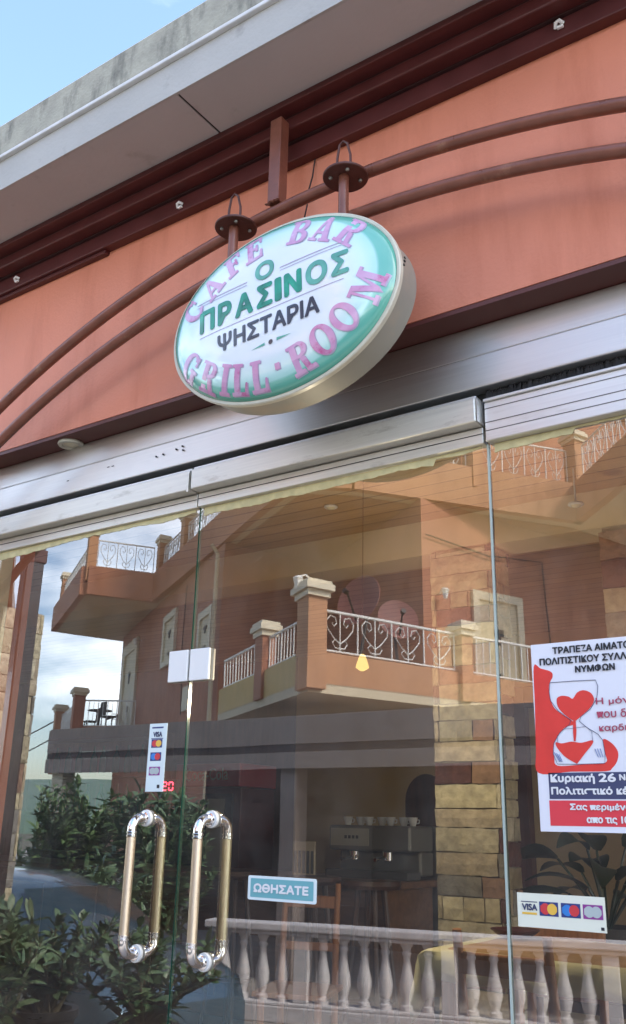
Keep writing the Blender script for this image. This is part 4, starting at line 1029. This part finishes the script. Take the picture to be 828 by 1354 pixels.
# lamp added to light the room, standing in for a yellow highlight, ceiling spot, dark coat stand
hl = thing('added_hanging_lamp', 'small glowing yellow lamp added behind the middle door to light the room', 'lamp', (-1.735, .45, 1.755))
m = MB(); m.lathe([(.005, .030), (.011, .024), (.020, -.002), (.024, -.018), (.014, -.026), (.006, -.030)], seg=18); m.build('glow_shade', 'yellow_glow', hl, smooth=True)
m = MB(); m.tube([(0, 0, .012), (0, 0, .855)], .0011, 6); m.build('cord', 'barwood', hl)
_l = bpy.data.lights.new('added_room_light', 'POINT'); _l.energy = 5.5; _l.color = (1.0, 0.86, 0.64); _l.shadow_soft_size = .05
_o = bpy.data.objects.new('added_room_light', _l); COL.objects.link(_o); _o.parent = hl; _o.location = (0, 0, -.09)  # added point light below the shade, brightens the room
def spot(label, x, y, drop=0.0):
    t = thing('ceiling_spot', label, 'ceiling light', (x, y, 2.598 - drop), 'spots in the plank ceiling')
    m = MB(); m.lathe([(.030, 0), (.032, -.006), (.024, -.011), (.015, -.006)], seg=20); m.build('trim_ring', 'white', t, smooth=True)
    m = MB(); m.lathe([(.020, -.009), (.016, -.015), (.006, -.018)], seg=14); m.build('lens', 'lamp_glass', t, smooth=True)
    if drop: m = MB(); m.tube([(0, 0, 0), (0, 0, drop)], .004, 8); m.build('stem', 'white', t)
    return t
spot('small white round spotlight in the ceiling behind the middle door', -2.25, 1.0)
spot('small white round spotlight on a thin stem above the poster', -1.15, 1.12, .15)
t = thing('bar_shelf', 'dark shelf unit with bottles behind the bar', 'shelf', (-6.9, 3.95, 0))
m = MB(); m.box(-.9, .75, 0, .26, 0, .05); [m.box(-.9, .75, 0, .26, z, z + .03) for z in (.9, 1.25, 1.6, 1.95)]; m.box(-.93, -.9, 0, .26, 0, 2.0); m.box(.75, .78, 0, .26, 0, 2.0); m.build('frame', 'darkwood', t)
bp_ = MB(); bp_.lathe([(.035, 0), (.036, .15), (.014, .20), (.013, .26)], seg=10)
first = None; rr = random.Random(8)
for z in (1.28, 1.63):
    for k in range(9):
        x = -7.7 + k * .17 + rr.uniform(-.03, .03)
        if first is None:
            first = bp_.build('bottle', 'edge', None, smooth=True, loc=(x, 4.05, z)); tag(first, 'glass bottle on the dark shelf behind the bar', 'bottle', 'bottles on the bar shelf')
        else:
            c = first.copy(); COL.objects.link(c); c.location = (x, 4.05, z)

# ================================================================== PORCH AT THE LEFT (seen mirrored in the left door)
ps_ = thing('porch_post', 'brown varnished timber post mirrored at the left edge of the glass', 'post', (-4.36, -1.02, PAVE)); ps_.rotation_euler = (0, 0, R(20))
m = MB(); m.box(-.052, .052, -.052, .052, 0.0, 2.86); m.build('shaft', 'postwood', ps_, bevel=.008)
m = MB(); m.box(-.062, .062, -.062, .062, 2.74, 2.82); m.build('collar', 'maroon', ps_, bevel=.006)
pr_ = thing('porch_roof', 'porch roof lined with reddish boards left of the glass', 'porch', (-7.0, -1.5, 2.9))
PRP = [(-3.6, .55), (2.52, .55), (.55, -.98), (.1, -1.35), (-3.6, -1.35)]
m = MB(); m.prism(PRP, -.02, .0); m.build('board_lining', 'porch_wood', pr_)
m = MB(); m.prism(PRP, .004, .14); m.build('roof_slab', 'concrete_grey', pr_)
m = MB(); m.box(-3.4, .5, -.95, -.83, -.14, -.0225); m.build('tie_beam', 'maroon', pr_, bevel=.006)
sw = thing('stone_wall', 'rough stone wall standing behind the timber porch post', 'stone wall', (-8.0, -2.5, PAVE))
m = MB(); m.box(-2.5, 1.66, -.22, .20, 0, 2.98); m.build('mortar_core', 'mortar', sw)
rp = random.Random(21); m = MB(); stone_face(m, -2.5, 1.66, 0, 2.97, .20, .03, rp, hmin=.12, hmax=.24, sgn=1); stone_face(m, -.22, .20, 0, 2.97, 1.66, .03, rp, 'x', hmin=.12, hmax=.24, sgn=1); m.build('stone_brick_cladding', 'stone', sw, tint=True)
t = thing('porch_lamp', 'small dark lantern hanging under the porch boards', 'lamp', (-6.1, -1.75, 2.74))
m = MB(); m.lathe([(.03, .14), (.05, .10), (.075, .09), (.06, -.04), (.03, -.06)], seg=6); m.build('lantern_body', 'iron', t)

# ================================================================== PLANTS ON THE PAVEMENT AND BY THE STREET
def shrub(name, label, loc, pot, stems, hgt, spread, leafL, leafW, lm, seed, dens, group=None, lean=(0, 0)):
    rr = random.Random(seed); t = thing(name, label, 'plant', loc, group)
    z0 = 0.0
    if pot:
        m = MB(); m.lathe([(.12, 0), (.17, .30), (.185, .31), (.185, .35), (.15, .35), (.14, .30)], seg=22); m.build('pot', pot, t, smooth=True); z0 = .30
    sm, lf = MB(), MB()
    for k in range(stems):
        a = rr.uniform(0, 2 * PI); sp2 = spread * math.sqrt(rr.random()); H = hgt * rr.uniform(.55, 1.0)
        p0 = Vector((rr.uniform(-.05, .05), rr.uniform(-.05, .05), z0))
        top = Vector((math.cos(a) * sp2 + lean[0], math.sin(a) * sp2 + lean[1], z0 + H))
        mid = (p0 + top) / 2 + Vector((rr.uniform(-.05, .05), rr.uniform(-.05, .05), H * .12))
        sm.tube([p0, mid, top], [.010, .007, .003], 5)
        for i in range(dens):
            f = .22 + .78 * (i + rr.random()) / dens
            c = (p0.lerp(mid, f * 2) if f < .5 else mid.lerp(top, f * 2 - 1))
            an = rr.uniform(0, 2 * PI); el = rr.uniform(-.2, 1.0) + .3 * f
            blade(lf, c, (math.cos(an) * math.cos(el), math.sin(an) * math.cos(el), math.sin(el)), leafL * rr.uniform(.35, 1.25), leafW * rr.uniform(.6, 1.3), rr.uniform(.1, .8), rr.uniform(-.8, .8), .3, 3)
    lf.build('foliage', lm, t, smooth=True, angle=180); sm.build('stem', 'stem', t, smooth=True)
    return t
PG = 'potted shrubs on the pavement'
shrub('potted_oleander', 'pale leaved shrub mirrored at the bottom left corner of the glass', (-3.95, -.80, PAVE), 'pot', 16, .62, 0.26, .12, 0.019, 'leaf_light', 1, 39, PG)
shrub('potted_oleander', 'tall oleander whose leaves cross the foot of the timber post', (-4.62, -.62, PAVE), 'pot', 14, 1.22, 0.31, .15, 0.024, 'leaf', 2, 45, PG)
shrub('potted_oleander', 'dark bushy shrub mirrored below the left pull handles', (-3.72, -1.55, PAVE), 'pot_dark', 22, .50, 0.41, .11, 0.022, 'leaf_mid', 3, 39, PG)
shrub('potted_oleander', 'second dark bushy shrub beside the pale leaved corner shrub', (-4.42, -1.5, PAVE), 'pot_dark', 20, .52, 0.41, .12, 0.023, 'leaf_mid', 4, 39, PG)
# ================================================================== PARKED CAR ALONG THE KERB
def car():
    t = thing('parked_car', 'blue grey hatchback parked by the kerb, mirrored behind the left door', 'car', (-7.25, -3.6, STREET))
    # stations along the length: x, bonnet/belt height, roof height, half width
    ST = [(-2.05, .62, .62, .70), (-2.0, .78, .78, .78), (-1.85, .92, .95, .83), (-1.55, .95, 1.32, .85), (-1.1, .95, 1.43, .86), (-.5, .94, 1.47, .86), (.1, .93, 1.45, .86), (.55, .92, 1.34, .86), (.95, .91, 1.10, .85), (1.2, .90, .93, .85), (1.6, .84, .86, .83), (1.9, .74, .76, .78), (2.02, .60, .60, .70)]
    rings = []
    for x, bz, rz, w in ST:
        g = rz > bz + .05; rw = w * (.66 if g else .80)
        P = [(w * .93, .20), (w, .36), (w * 1.0, .60 if bz > .6 else bz * .9), (w * .97, bz - .02), (rw + (w - rw) * .08 if g else rw, max(rz - .06, bz) if g else rz), (rw * .8, rz), (0, rz + (.02 if g else .015))]
        rings.append([(x, -a, z) for a, z in P] + [(x, a, z) for a, z in P[::-1][1:]])
    m = MB(); n = len(rings[0]); vs = [v for r_ in rings for v in r_]; fs = []
    for i in range(len(rings) - 1):
        for k in range(n - 1): fs.append((i * n + k, (i + 1) * n + k, (i + 1) * n + k + 1, i * n + k + 1))
        fs.append((i * n + n - 1, (i + 1) * n + n - 1, (i + 1) * n, i * n))
    fs.append(tuple(range(n))[::-1]); fs.append(tuple((len(rings) - 1) * n + k for k in range(n))); m.add(vs, fs)
    m.build('body', 'car_paint', t, smooth=True, angle=50)
    for s_ in (-1, 1):
        def side_win(xs):
            m = MB(); lo, hi = [], []
            for x in xs:
                for i in range(len(ST) - 1):
                    if ST[i][0] <= x <= ST[i + 1][0]:
                        f = (x - ST[i][0]) / (ST[i + 1][0] - ST[i][0]); bz, rz, w = (ST[i][j] * (1 - f) + ST[i + 1][j] * f for j in (1, 2, 3))
                rw = w * .66
                def pt(q): 
                    a, b2 = (w * .97, bz - .02), (rw + (w - rw) * .08, rz - .06)
                    return (x, s_ * (a[0] + (b2[0] - a[0]) * q + .004), a[1] + (b2[1] - a[1]) * q + .002)
                lo.append(pt(.12)); hi.append(pt(.93))
            k = len(xs); m.add(lo + hi, [((i, i + 1, k + i + 1, k + i) if s_ < 0 else (i + 1, i, k + i, k + i + 1)) for i in range(k - 1)])
            m.build('side_window', 'car_glass', t)
        side_win([-1.42, -1.25, -1.1]); side_win([-1.02, -.8, -.5, -.28]); side_win([-.2, .1, .4, .62])
        for wx in (-1.28, 1.26):
            m = MB(); m.lathe([(.20, -.09), (.29, -.09), (.31, -.06), (.31, .06), (.29, .09), (.20, .09)], (wx, s_ * .76, .31), (0, 1, 0), 24); w = m.build('wheel', 'tyre', t, smooth=True)
            m = MB(); m.lathe([(.02, 0), (.19, .0), (.20, -.02)], (wx, s_ * .845, .31), (0, s_, 0), 20); m.build('rim', 'steel', w, smooth=True)
        m = MB(); m.lathe([(.01, -.09), (.06, -.06), (.075, 0), (.06, .06), (.01, .09)], (.62, s_ * .95, 1.0), (0, 1, 0), 12); m.build('wing_mirror', 'car_paint', t, smooth=True)
        m = MB(); m.box(-.42, -.24, s_ * .868 - .012, s_ * .868 + .012, .80, .83); m.box(.02 + .45, .2 + .45, s_ * .868 - .012, s_ * .868 + .012, .80, .83); m.build('door_handle', 'car_paint', t, bevel=.006)
        m = MB(); m.lathe([(.02, 0), (.09, .0), (.10, -.03)], (1.90, s_ * .58, .64), (1, s_ * .25, .1), 16); m.build('headlight', 'card_grey', t, smooth=True)
        m = MB(); m.box(-2.04, -1.93, s_ * .66 - .08, s_ * .66 + .08, .66, .86); m.build('tail_light', 'card_red', t, bevel=.02)
    m = MB(); m.add([(.60, -.50, 1.36), (.60, .50, 1.36), (1.16, .72, .955), (1.16, -.72, .955)], [(3, 2, 1, 0)]); m.build('windscreen', 'car_glass', t)
car()

# ================================================================== BALUSTRADE ACROSS THE STREET
YB = -6.85; ZB0 = STREET + .05
bal = thing('balustrade', 'white balustrade of turned balusters mirrored along the bottom of the glass', 'balustrade', (-6.85, -5.92, ZB0 + .05)); bal.rotation_euler = (0, 0, R(-16))
m = MB(); m.box(-.1, 13, -.13, .13, -.05, .10); m.box(-.1, 13, -.11, .11, .10, .135); m.build('plinth', 'marble', bal, bevel=.012)
m = MB(); m.box(-.1, 13, -.10, .10, .735, .775); m.box(-.15, 13.05, -.125, .125, .775, .85); m.build('top_rail', 'marble', bal, bevel=.015)
prof = [(.062, 0), (.062, .045), (.044, .055), (.040, .075), (.058, .12), (.074, .19), (.072, .25), (.052, .34), (.036, .43), (.034, .48), (.046, .50), (.046, .515), (.036, .53), (.048, .565), (.060, .575), (.060, .60)]
b0 = None; k = 0; x = 0.05
while x < 11.6:
    if k % 7 == 4:
        m = MB(); m.box(x - .075, x + .075, -.075, .075, .136, .734); m.build('pier', 'marble', bal, bevel=.008)
    elif b0 is None:
        m = MB(); m.lathe(prof, (0, 0, 0), seg=18); b0 = m.build('baluster', 'marble', bal, smooth=True); b0.location = (x, 0, .135)
    else:
        c = b0.copy(); COL.objects.link(c); c.parent = bal; c.location = (x, 0, .135)
    x += .215; k += 1
# iron fence further left
fe = thing('iron_fence', 'low dark iron fence mirrored behind the shrubs at the left', 'fence', (-11, -7.6, ZB0))
m = MB(); m.box(-3, 2.2, -.015, .015, .95, .98); m.box(-3, 2.2, -.015, .015, .18, .21)
x = -3
while x < 2.2: m.box(x, x + .018, -.009, .009, .02, 1.08); x += .13
m.build('bar_lattice', 'iron', fe)
m = MB(); m.box(-3, 2.2, -.10, .10, 0, .16); m.build('kerb_base', 'marble', fe)
SG = 'oleanders across the street'
shrub('oleander_shrub', 'large oleander mirrored above the car roof behind the left handles', (-8.3, -6.4, ZB0), None, 64, 2.19, .75, 0.209, 0.034, 'leaf_mid', 31, 82, SG)
shrub('oleander_shrub', 'oleander with pale leaves mirrored between the fence and the handles', (-10.0, -6.7, ZB0), None, 54, 2.38, .70, 0.209, 0.034, 'leaf', 32, 75, SG)
shrub('oleander_shrub', 'lower oleander at the left end of the white balustrade', (-8.0, -5.2, ZB0), None, 41, 1.44, .60, 0.198, 0.034, 'leaf_mid', 33, 72, SG)
shrub('oleander_shrub', 'thin shrub with yellowish leaves in front of the iron fence', (-10.6, -6.8, ZB0), None, 32, 2.25, .6, 0.176, 0.031, 'leaf_light', 34, 61, SG)

# canopy over the terrace
cn = thing('terrace_canopy', 'long taupe canopy mirrored as a dark band across the glass', 'canopy', (-2, -8.0, ZB0))
zc = 2.52 - ZB0
m = MB(); m.box(-10.4, 10, -4.2, 0, zc, zc + .10); m.build('roof_sheet', 'canopy', cn)
m = MB(); m.box(-10.4, 10, -.001, .03, zc - .28, zc + .08); m.build('upper_valance', 'canopy', cn)
m = MB(); m.box(-10.4, 10, .0, .02, zc - .38, zc - .285); m.build('dark_trim', 'canopy_dark', cn)  # dark line between the two valances
m = MB(); m.box(-10.4, 10, .005, .04, zc - .60, zc - .385); m.build('lower_valance', 'canopy_light', cn)
for x in (-10.2, -5.6, -1.0, 3.6, 8.2):
    m = MB(); m.box(x - .13, x + .13, -.32, -.06, 0, zc - .001); m.build('column', 'frame_cream' if x < -9 else 'canopy_light', cn, bevel=.01)
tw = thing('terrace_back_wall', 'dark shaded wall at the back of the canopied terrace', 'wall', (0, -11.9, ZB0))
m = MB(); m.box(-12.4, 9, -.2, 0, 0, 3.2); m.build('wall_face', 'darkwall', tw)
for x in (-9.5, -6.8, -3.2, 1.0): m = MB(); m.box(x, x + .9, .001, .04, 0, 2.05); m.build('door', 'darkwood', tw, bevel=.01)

# ================================================================== HOUSE ACROSS THE STREET
P1 = Vector((-8.63, -9.92)); AX = Vector((-math.sin(R(56)), -math.cos(R(56)))); BX = Vector((math.sin(R(20)), -math.cos(R(20))))
def W(a, b_): p = P1 + AX * a + BX * b_; return (p.x, p.y)
def W3(a, b_, z): p = W(a, b_); return (p[0], p[1], z)
hs = thing('terracotta_house', 'two storey terracotta house with white iron balconies mirrored in the glass', 'house')
G0 = STREET
def wall(name, pts, z0, z1, mname, thick=.25):
    """walls following plan points (a, b), thickness to the inside"""
    m = MB()
    for i in range(len(pts) - 1): m.wallseg(W(*pts[i]), W(*pts[i + 1]), thick, z0, z1)
    return m.build(name, mname, hs)
def slab(name, pts, z0, z1, mname):
    m = MB(); m.prism([W(*p) for p in pts], z0, z1); return m.build(name, mname, hs)
def plate(mb, ax, fixed, t0, t1, z0, z1, out, th):
    """raised rectangle on a wall: ax 'a' = wall along a at b=fixed, 'b' = wall along b at a=fixed"""
    f = (lambda t, o: W(t, fixed + o)) if ax == 'a' else (lambda t, o: W(fixed + o, t))
    mb.prism([f(t0, out), f(t1, out), f(t1, out - th), f(t0, out - th)], z0, z1)
ZS2 = 8.5
# main street wall, its recess and the return wall with the shuttered door
slab('main_wall', [(9.2, 1.15), (24.3, 1.15), (24.3, 9), (9.2, 9)], G0, ZS2, 'house')
slab('recessed_wall', [(3.0, 4.4), (9.2, 4.4), (9.2, 15), (3.0, 15)], G0, ZS2 - .003, 'house')
# lower balcony
bz = 3.97
slab('balcony_slab', [(0, 0), (5.3, 0), (5.3, 4.4), (3.0, 4.4), (3.0, 11), (0, 11)], 3.26, 3.42, 'house_soffit')
for pts, mn in (([(0.03, .0), (5.3, .0), (5.3, .18), (0.03, .18)], 'house_yellow'), ([(0, 0.185), (.18, 0.185), (.18, 11), (0, 11)], 'house_light'), ([(5.12, .185), (5.3, .185), (5.3, 4.4), (5.12, 4.4)], 'house_yellow')):
    slab('balcony_parapet', pts, 3.40, bz - .05, mn)
def railing(p, q, z0, h, scroll=True, gap=.17, post=True, mname='rail_white'):
    a, c = Vector(W3(*p, z0)), Vector(W3(*q, z0)); L_ = (c - a).length; d = (c - a) / L_
    m = MB(); r_ = .016
    m.tube([a + Vector((0, 0, h)), c + Vector((0, 0, h))], .028, 6); m.tube([a + Vector((0, 0, .05)), c + Vector((0, 0, .05))], .02, 6)
    n = max(2, int(L_ / .62)); 
    for i in range(n + 1):
        x = a + d * L_ * i / n
        m.tube([x + Vector((0, 0, .04)), x + Vector((0, 0, h))], r_, 5)
        if i < n:
            cx = a + d * L_ * (i + .5) / n
            m.tube([cx + Vector((0, 0, .05)), cx + Vector((0, 0, h))], r_ * .8, 5)
            if scroll:
                w = L_ / n * .38
                for s_ in (-1, 1):
                    P = [cx + d * s_ * w * x_ + Vector((0, 0, .05 + (h - .05) * z_)) for x_, z_ in ((0, .08), (.35, .10), (.55, .22), (.35, .30), (.12, .24))]
                    m.tube(P, r_ * .75, 4)
                    P = [cx + d * s_ * w * x_ + Vector((0, 0, .05 + (h - .05) * z_)) for x_, z_ in ((0, .2), (.5, .36), (.95, .58), (1.0, .76), (.72, .90), (.35, .86), (.25, .72), (.45, .64), (.6, .72))]
                    m.tube(P, r_ * .75, 4)
            else:
                for f in (.25, .75):
                    x2 = a + d * L_ * (i + f) / n; m.tube([x2 + Vector((0, 0, .04)), x2 + Vector((0, 0, h))], r_ * .7, 4)
    return m.build('railing_lattice', mname, hs)
def hpost(a, b_, z0, z1, s_=.26, mname='house', cap=True):
    c = W(a, b_); m = MB(); m.prism([W(a - s_, b_ - s_ * .7), W(a + s_, b_ - s_ * .7), W(a + s_, b_ + s_ * .7), W(a - s_, b_ + s_ * .7)], z0, z1)
    o = m.build('balcony_post', mname, hs)
    if cap:
        m = MB()
        for q, z, hh in ((1.2, z1 + .003, .10), (1.5, z1 + .105, .10), (1.3, z1 + .21, .06)):
            k = s_ * q; m.prism([W(a - k, b_ - k * .7), W(a + k, b_ - k * .7), W(a + k, b_ + k * .7), W(a - k, b_ + k * .7)], z, z + hh)
        m.build('post_cap', 'frame_cream', o)
railing((.3, .09), (2.25, .09), bz - .05, .60, False); railing((2.75, .09), (5.2, .09), bz - .05, .60, False)
railing((.09, .3), (.09, 3.3), bz - .05, .72); railing((.09, 3.7), (.09, 7.2), bz - .05, .72, False)
hpost(0.09, .09, 3.3, 4.78, .27, 'house_light'); hpost(2.5, .09, 3.4, 4.55, .22, 'house'); hpost(.09, 3.5, 3.4, 4.6, .2, 'house_light'); hpost(.09, 7.4, 3.4, 4.6, .2, 'house_light')
# windows and doors: frame > pane, latch
def window(ax, fixed, t0, t1, z0, z1, name='window', fr=.22, inner='shutter', latch=True, out=.05):
    m = MB(); th = .05; sgn = -1
    o_ = fixed
    for (u0, u1, v0, v1) in ((t0, t0 + fr, z0, z1), (t1 - fr, t1, z0, z1), (t0 + fr, t1 - fr, z1 - fr, z1), (t0 + fr, t1 - fr, z0, z0 + fr * .8)):
        plate(m, ax, fixed, u0, u1, v0, v1, -.10, -.10)
    w = m.build(name, 'frame_cream', hs)
    m = MB(); plate(m, ax, fixed, t0 + fr, t1 - fr, z0 + fr * .8, z1 - fr, -.03, -.03); m.build('shutter_panel', inner, w)
    if latch:
        m = MB(); c = (t0 + t1) / 2
        plate(m, ax, fixed, c - .16, c + .16, z0 + (z1 - z0) * .60, z0 + (z1 - z0) * .66, -.06, -.03); plate(m, ax, fixed, c - .05, c + .05, z0 + (z1 - z0) * .52, z0 + (z1 - z0) * .66, -.065, -.03)
        plate(m, ax, fixed, c - .10, c + .10, z0 + (z1 - z0) * .20, z0 + (z1 - z0) * .26, -.06, -.03)
        m.build('latch', 'iron', w)
    return w
window('a', 1.15, 14.4, 16.2, 6.02, 7.75); window('a', 1.15, 9.9, 11.4, 5.5, 6.9)
window('a', 1.15, 20.6, 23.6, 4.55, 7.9, 'balcony_door', .4, 'shutter')
window('b', 3.0, 5.9, 7.6, 4.0, 6.55, 'shuttered_door', .20, 'shutter')
# left-end balcony
slab('balcony_slab', [(21.4, -.95), (27.2, -.95), (27.2, 3), (24.3, 3), (24.3, 1.14), (19.9, 1.14), (19.9, 1.10)], 4.1, 4.5, 'house')
railing((21.3, -.85), (20.0, 1.05), 4.45, .95, False); railing((21.7, -.85), (27.0, -.85), 4.45, .95, True)
hpost(21.4, -.90, 3.0, 5.55, .30, 'house'); hpost(27.0, -.90, 3.0, 5.55, .30, 'house_light')
# upper terrace: pale soffit slab, terracotta parapets and railings following its zigzag edge
E2 = [(25.2, -1.65), (18.0, -1.5), (17.5, 1.05), (4.4, 1.45), (3.7, 2.7), (2.0, 9.1), (-1.8, 7.9), (-1.8, 15), (14, 15), (25.2, 9)]
slab('terrace_soffit', E2, ZS2, ZS2 + .12, 'house_soffit')
m = MB()
m.prism([W(*p) for p in [(17.3, 1.25), (4.6, 1.65), (3.9, 2.8), (2.3, 9.0), (2.6, 14), (9.2, 14), (17.3, 9)]], ZS2 - .05, ZS2 - .003); m.build('board_lining', 'wood_soffit', hs)
def inset(p, q, t): return None
ZP = ZS2 + 1.0
def para(p, q, mname='house_light', z1=ZP):
    m = MB(); a, c = W(*p), W(*q); m.wallseg(a, c, .22, ZS2 + .003, z1); return m.build('terrace_parapet', mname, hs)
for p, q, mn in (((25.2, -1.65), (18.0, -1.5), 'house'), ((18.0, -1.5), (17.5, 1.05), 'house'), ((17.5, 1.05), (4.4, 1.45), 'house'), ((4.4, 1.45), (3.7, 2.7), 'house_light'), ((3.7, 2.7), (2.0, 9.1), 'house_light'), ((2.0, 9.1), (-1.8, 7.9), 'house_light')): para(p, q, mn)
railing((24.9, -1.55), (18.3, -1.42), ZP, .95); railing((17.9, -1.2), (17.5, .85), ZP, 1.0); railing((17.1, 1.15), (14.6, 1.2), ZP, .95); railing((14.0, 1.22), (9.6, 1.4), ZP, .95); railing((9.0, 1.4), (4.8, 1.52), ZP, .95)
railing((3.6, 3.1), (2.9, 5.8), ZP, .95); railing((2.8, 6.2), (2.1, 8.8), ZP, .95); railing((1.6, 8.95), (-1.6, 8.0), ZP, .95)
for a, b_ in ((25.0, -1.5), (18.1, -1.4), (17.4, 1.15), (14.3, 1.25), (9.3, 1.4), (4.2, 1.7), (2.85, 6.0), (2.0, 9.0)): hpost(a, b_, ZP - .5, ZP + 1.15, .24, 'house_light')
# pergola roof over the terrace
m = MB(); m.prism([W(*p) for p in [(17.0, 1.6), (3.6, 3.4), (3.2, 14), (17.0, 14)]], ZP + 3.3, ZP + 3.5); m.build('roof_lining', 'wood_soffit', hs)
m = MB(); m.prism([W(*p) for p in [(17.4, 1.3), (3.2, 3.1), (2.8, 14.4), (17.4, 14.4)]], ZP + 3.503, ZP + 4.4); m.build('roof', 'roof_tile', hs)
m = MB(); m.prism([W(*p) for p in [(14, 5.5), (3.4, 6.0), (3.2, 14.0), (14, 14.0)]], ZS2 + .125, ZP + 3.299); m.build('upper_wall', 'house', hs)
# lanterns
def lantern(p, d, parent=hs):
    c = Vector(p); d = Vector((d[0], d[1], 0)).normalized()
    m = MB(); m.tube([c, c + d * .12 + Vector((0, 0, .10)), c + d * .25 + Vector((0, 0, .06))], .018, 6); m.lathe([(.03, .08), (.10, .03), (.085, .0), (.05, -.16), (.02, -.18)], c + d * .25, seg=6)
    o = m.build('wall_lantern', 'rail_white', parent); return o
lantern(W3(2.98, 4.9, 6.3), -AX); lantern(W3(19.9, 1.10, 7.6), -BX); lantern(W3(0.09, .09, 5.1), Vector((-.5, .5)))
# rainwater pipe, cable and curtain on the house
m = MB(); m.tube([W3(9.45, 1.02, G0), W3(9.45, 1.02, 8.2), W3(9.45, .8, 8.45)], .06, 8); m.build('rainwater_pipe', 'house_soffit', hs, smooth=True)
m = MB(); m.tube([W3(2.93, 4.5, 7.6), W3(2.92, 6.5, 7.45), W3(2.92, 8.4, 7.62), W3(2.92, 8.6, 4.0)], .018, 5); m.build('wall_cable', 'cable', hs)
m = MB(); m.tube([W3(13.2, 1.09, 8.2), W3(13.3, 1.09, 6.2), W3(12.9, 1.09, 4.2)], .016, 5); m.build('wall_cable', 'cable', hs)
m = MB(); plate(m, 'a', 1.15, 12.2, 12.9, 4.3, 5.0, -.06, -.06); m.build('meter_box', 'frame_cream', hs)
# satellite dishes on the balcony
def dish(label, p, rz, tilt, r_):
    t = thing('satellite_dish', label, 'satellite dish', p, 'satellite dishes on the balcony'); t.rotation_euler = (tilt, 0, rz)
    m = MB(); prof_ = [(r_ * q, .16 * r_ * q * q) for q in (.02, .3, .6, .85, 1.0)] + [(r_ * q, .16 * r_ * q * q - .02) for q in (1.0, .6, .02)]
    m.lathe(prof_, (0, 0, 0), (0, 1, 0), 24); m.build('reflector', 'dish', t, smooth=True)
    m = MB(); m.tube([(0, .0, -r_ * .9), (0, r_ * .8, 0)], .02, 6); m.lathe([(.05, 0), (.05, .1)], (0, r_ * .8, 0), (0, 1, 0), 10); m.build('feed_arm', 'iron', t)
    m = MB(); m.tube([(0, -.02, 0), (0, -.25, -.1), (0, -.25, -1.4)], .03, 8); m.build('mast', 'iron', t)
c = W(1.6, 1.9); dish('taller narrow rust brown satellite dish above the balcony railing', (c[0], c[1], 5.35), R(8), R(14), .52)
c = W(1.4, 2.7); dish('smaller rust brown satellite dish beside the taller one', (c[0], c[1], 5.05), R(-48), R(16), .42)
# furniture on the far balcony
t = thing('balcony_table', 'small dark round table on the far left balcony', 'table', (*W(22.4, .1), 4.51))
m = MB(); m.lathe([(.02, .70), (.45, .70), (.46, .72), (.02, .735)], seg=20); m.build('tabletop', 'chair_dark', t, smooth=True)
m = MB(); m.lathe([(.25, 0), (.25, .03), (.04, .05), (.04, .70)], seg=12); m.build('pedestal', 'chair_dark', t, smooth=True)
def bchair(label, a, b_, rz):
    t = thing('balcony_chair', label, 'chair', (*W(a, b_), 4.51), 'chairs on the far balcony'); t.rotation_euler = (0, 0, rz)
    m = MB(); m.box(-.25, .25, -.25, .25, .40, .45); m.build('seat', 'chair_dark', t, bevel=.02)
    m = MB(); m.box(-.25, .25, -.28, -.22, .45, .95); m.build('backrest', 'chair_dark', t, bevel=.03)
    for x in (-.2, .2):
        for y in (-.2, .2): m = MB(); m.tube([(x, y, 0), (x, y, .40)], .022, 6); m.build('leg', 'chair_dark', t)
bchair('dark chair left of the balcony table', 23.8, .0, R(30)); bchair('dark chair right of the balcony table', 21.6, .35, R(200))
# aerial and wires
t = thing('tv_aerial', 'rooftop television aerial beyond the far left balcony', 'aerial', (*W(30, 3), G0))
m = MB(); m.tube([(0, 0, 0), (0, 0, 7.4)], .05, 6); m.build('mast', 'iron', t)
m = MB(); m.tube([(-1.8, 0, 6.6), (1.6, .5, 7.2)], .035, 6)
for k in range(9):
    x = -1.6 + k * .38; m.tube([(x, .05 * k - .35, 6.64 + .066 * k), (x, .05 * k + .45, 6.64 + .066 * k)], .02, 5)
m.build('boom', 'iron', t)
for k, (z0, z1) in enumerate(((5.6, 4.9), (4.6, 4.2))):
    a = Vector(W3(44, -4, z0)); c = Vector(W3(27.0, -.9, z1 + .4)); P = [a.lerp(c, i / 10) - Vector((0, 0, .6 * math.sin(PI * i / 10))) for i in range(11)]
    o = MB().tube(P, .03, 5).build('overhead_wire', 'cable'); tag(o, ('upper' if k == 0 else 'lower') + ' dark wire crossing the mirrored sky to the far balcony', 'wire')
# distant trees and hills beyond
b = MB(); n = 60
hv = []
for i in range(n + 1):
    a = 2 * PI * i / n; h = 7 + 3 * math.sin(3 * a + 1) + 2 * math.sin(7 * a)
    for r_, z in ((150, -1), (190, h), (260, h * .6), (300, -1.5)): hv.append((r_ * math.cos(a), r_ * math.sin(a), z))
b.add(hv, [(i * 4 + k, (i + 1) * 4 + k, (i + 1) * 4 + k + 1, i * 4 + k + 1) for i in range(n) for k in range(3)])
struct(b.build('hills', 'leaf_mid', smooth=True, angle=180))
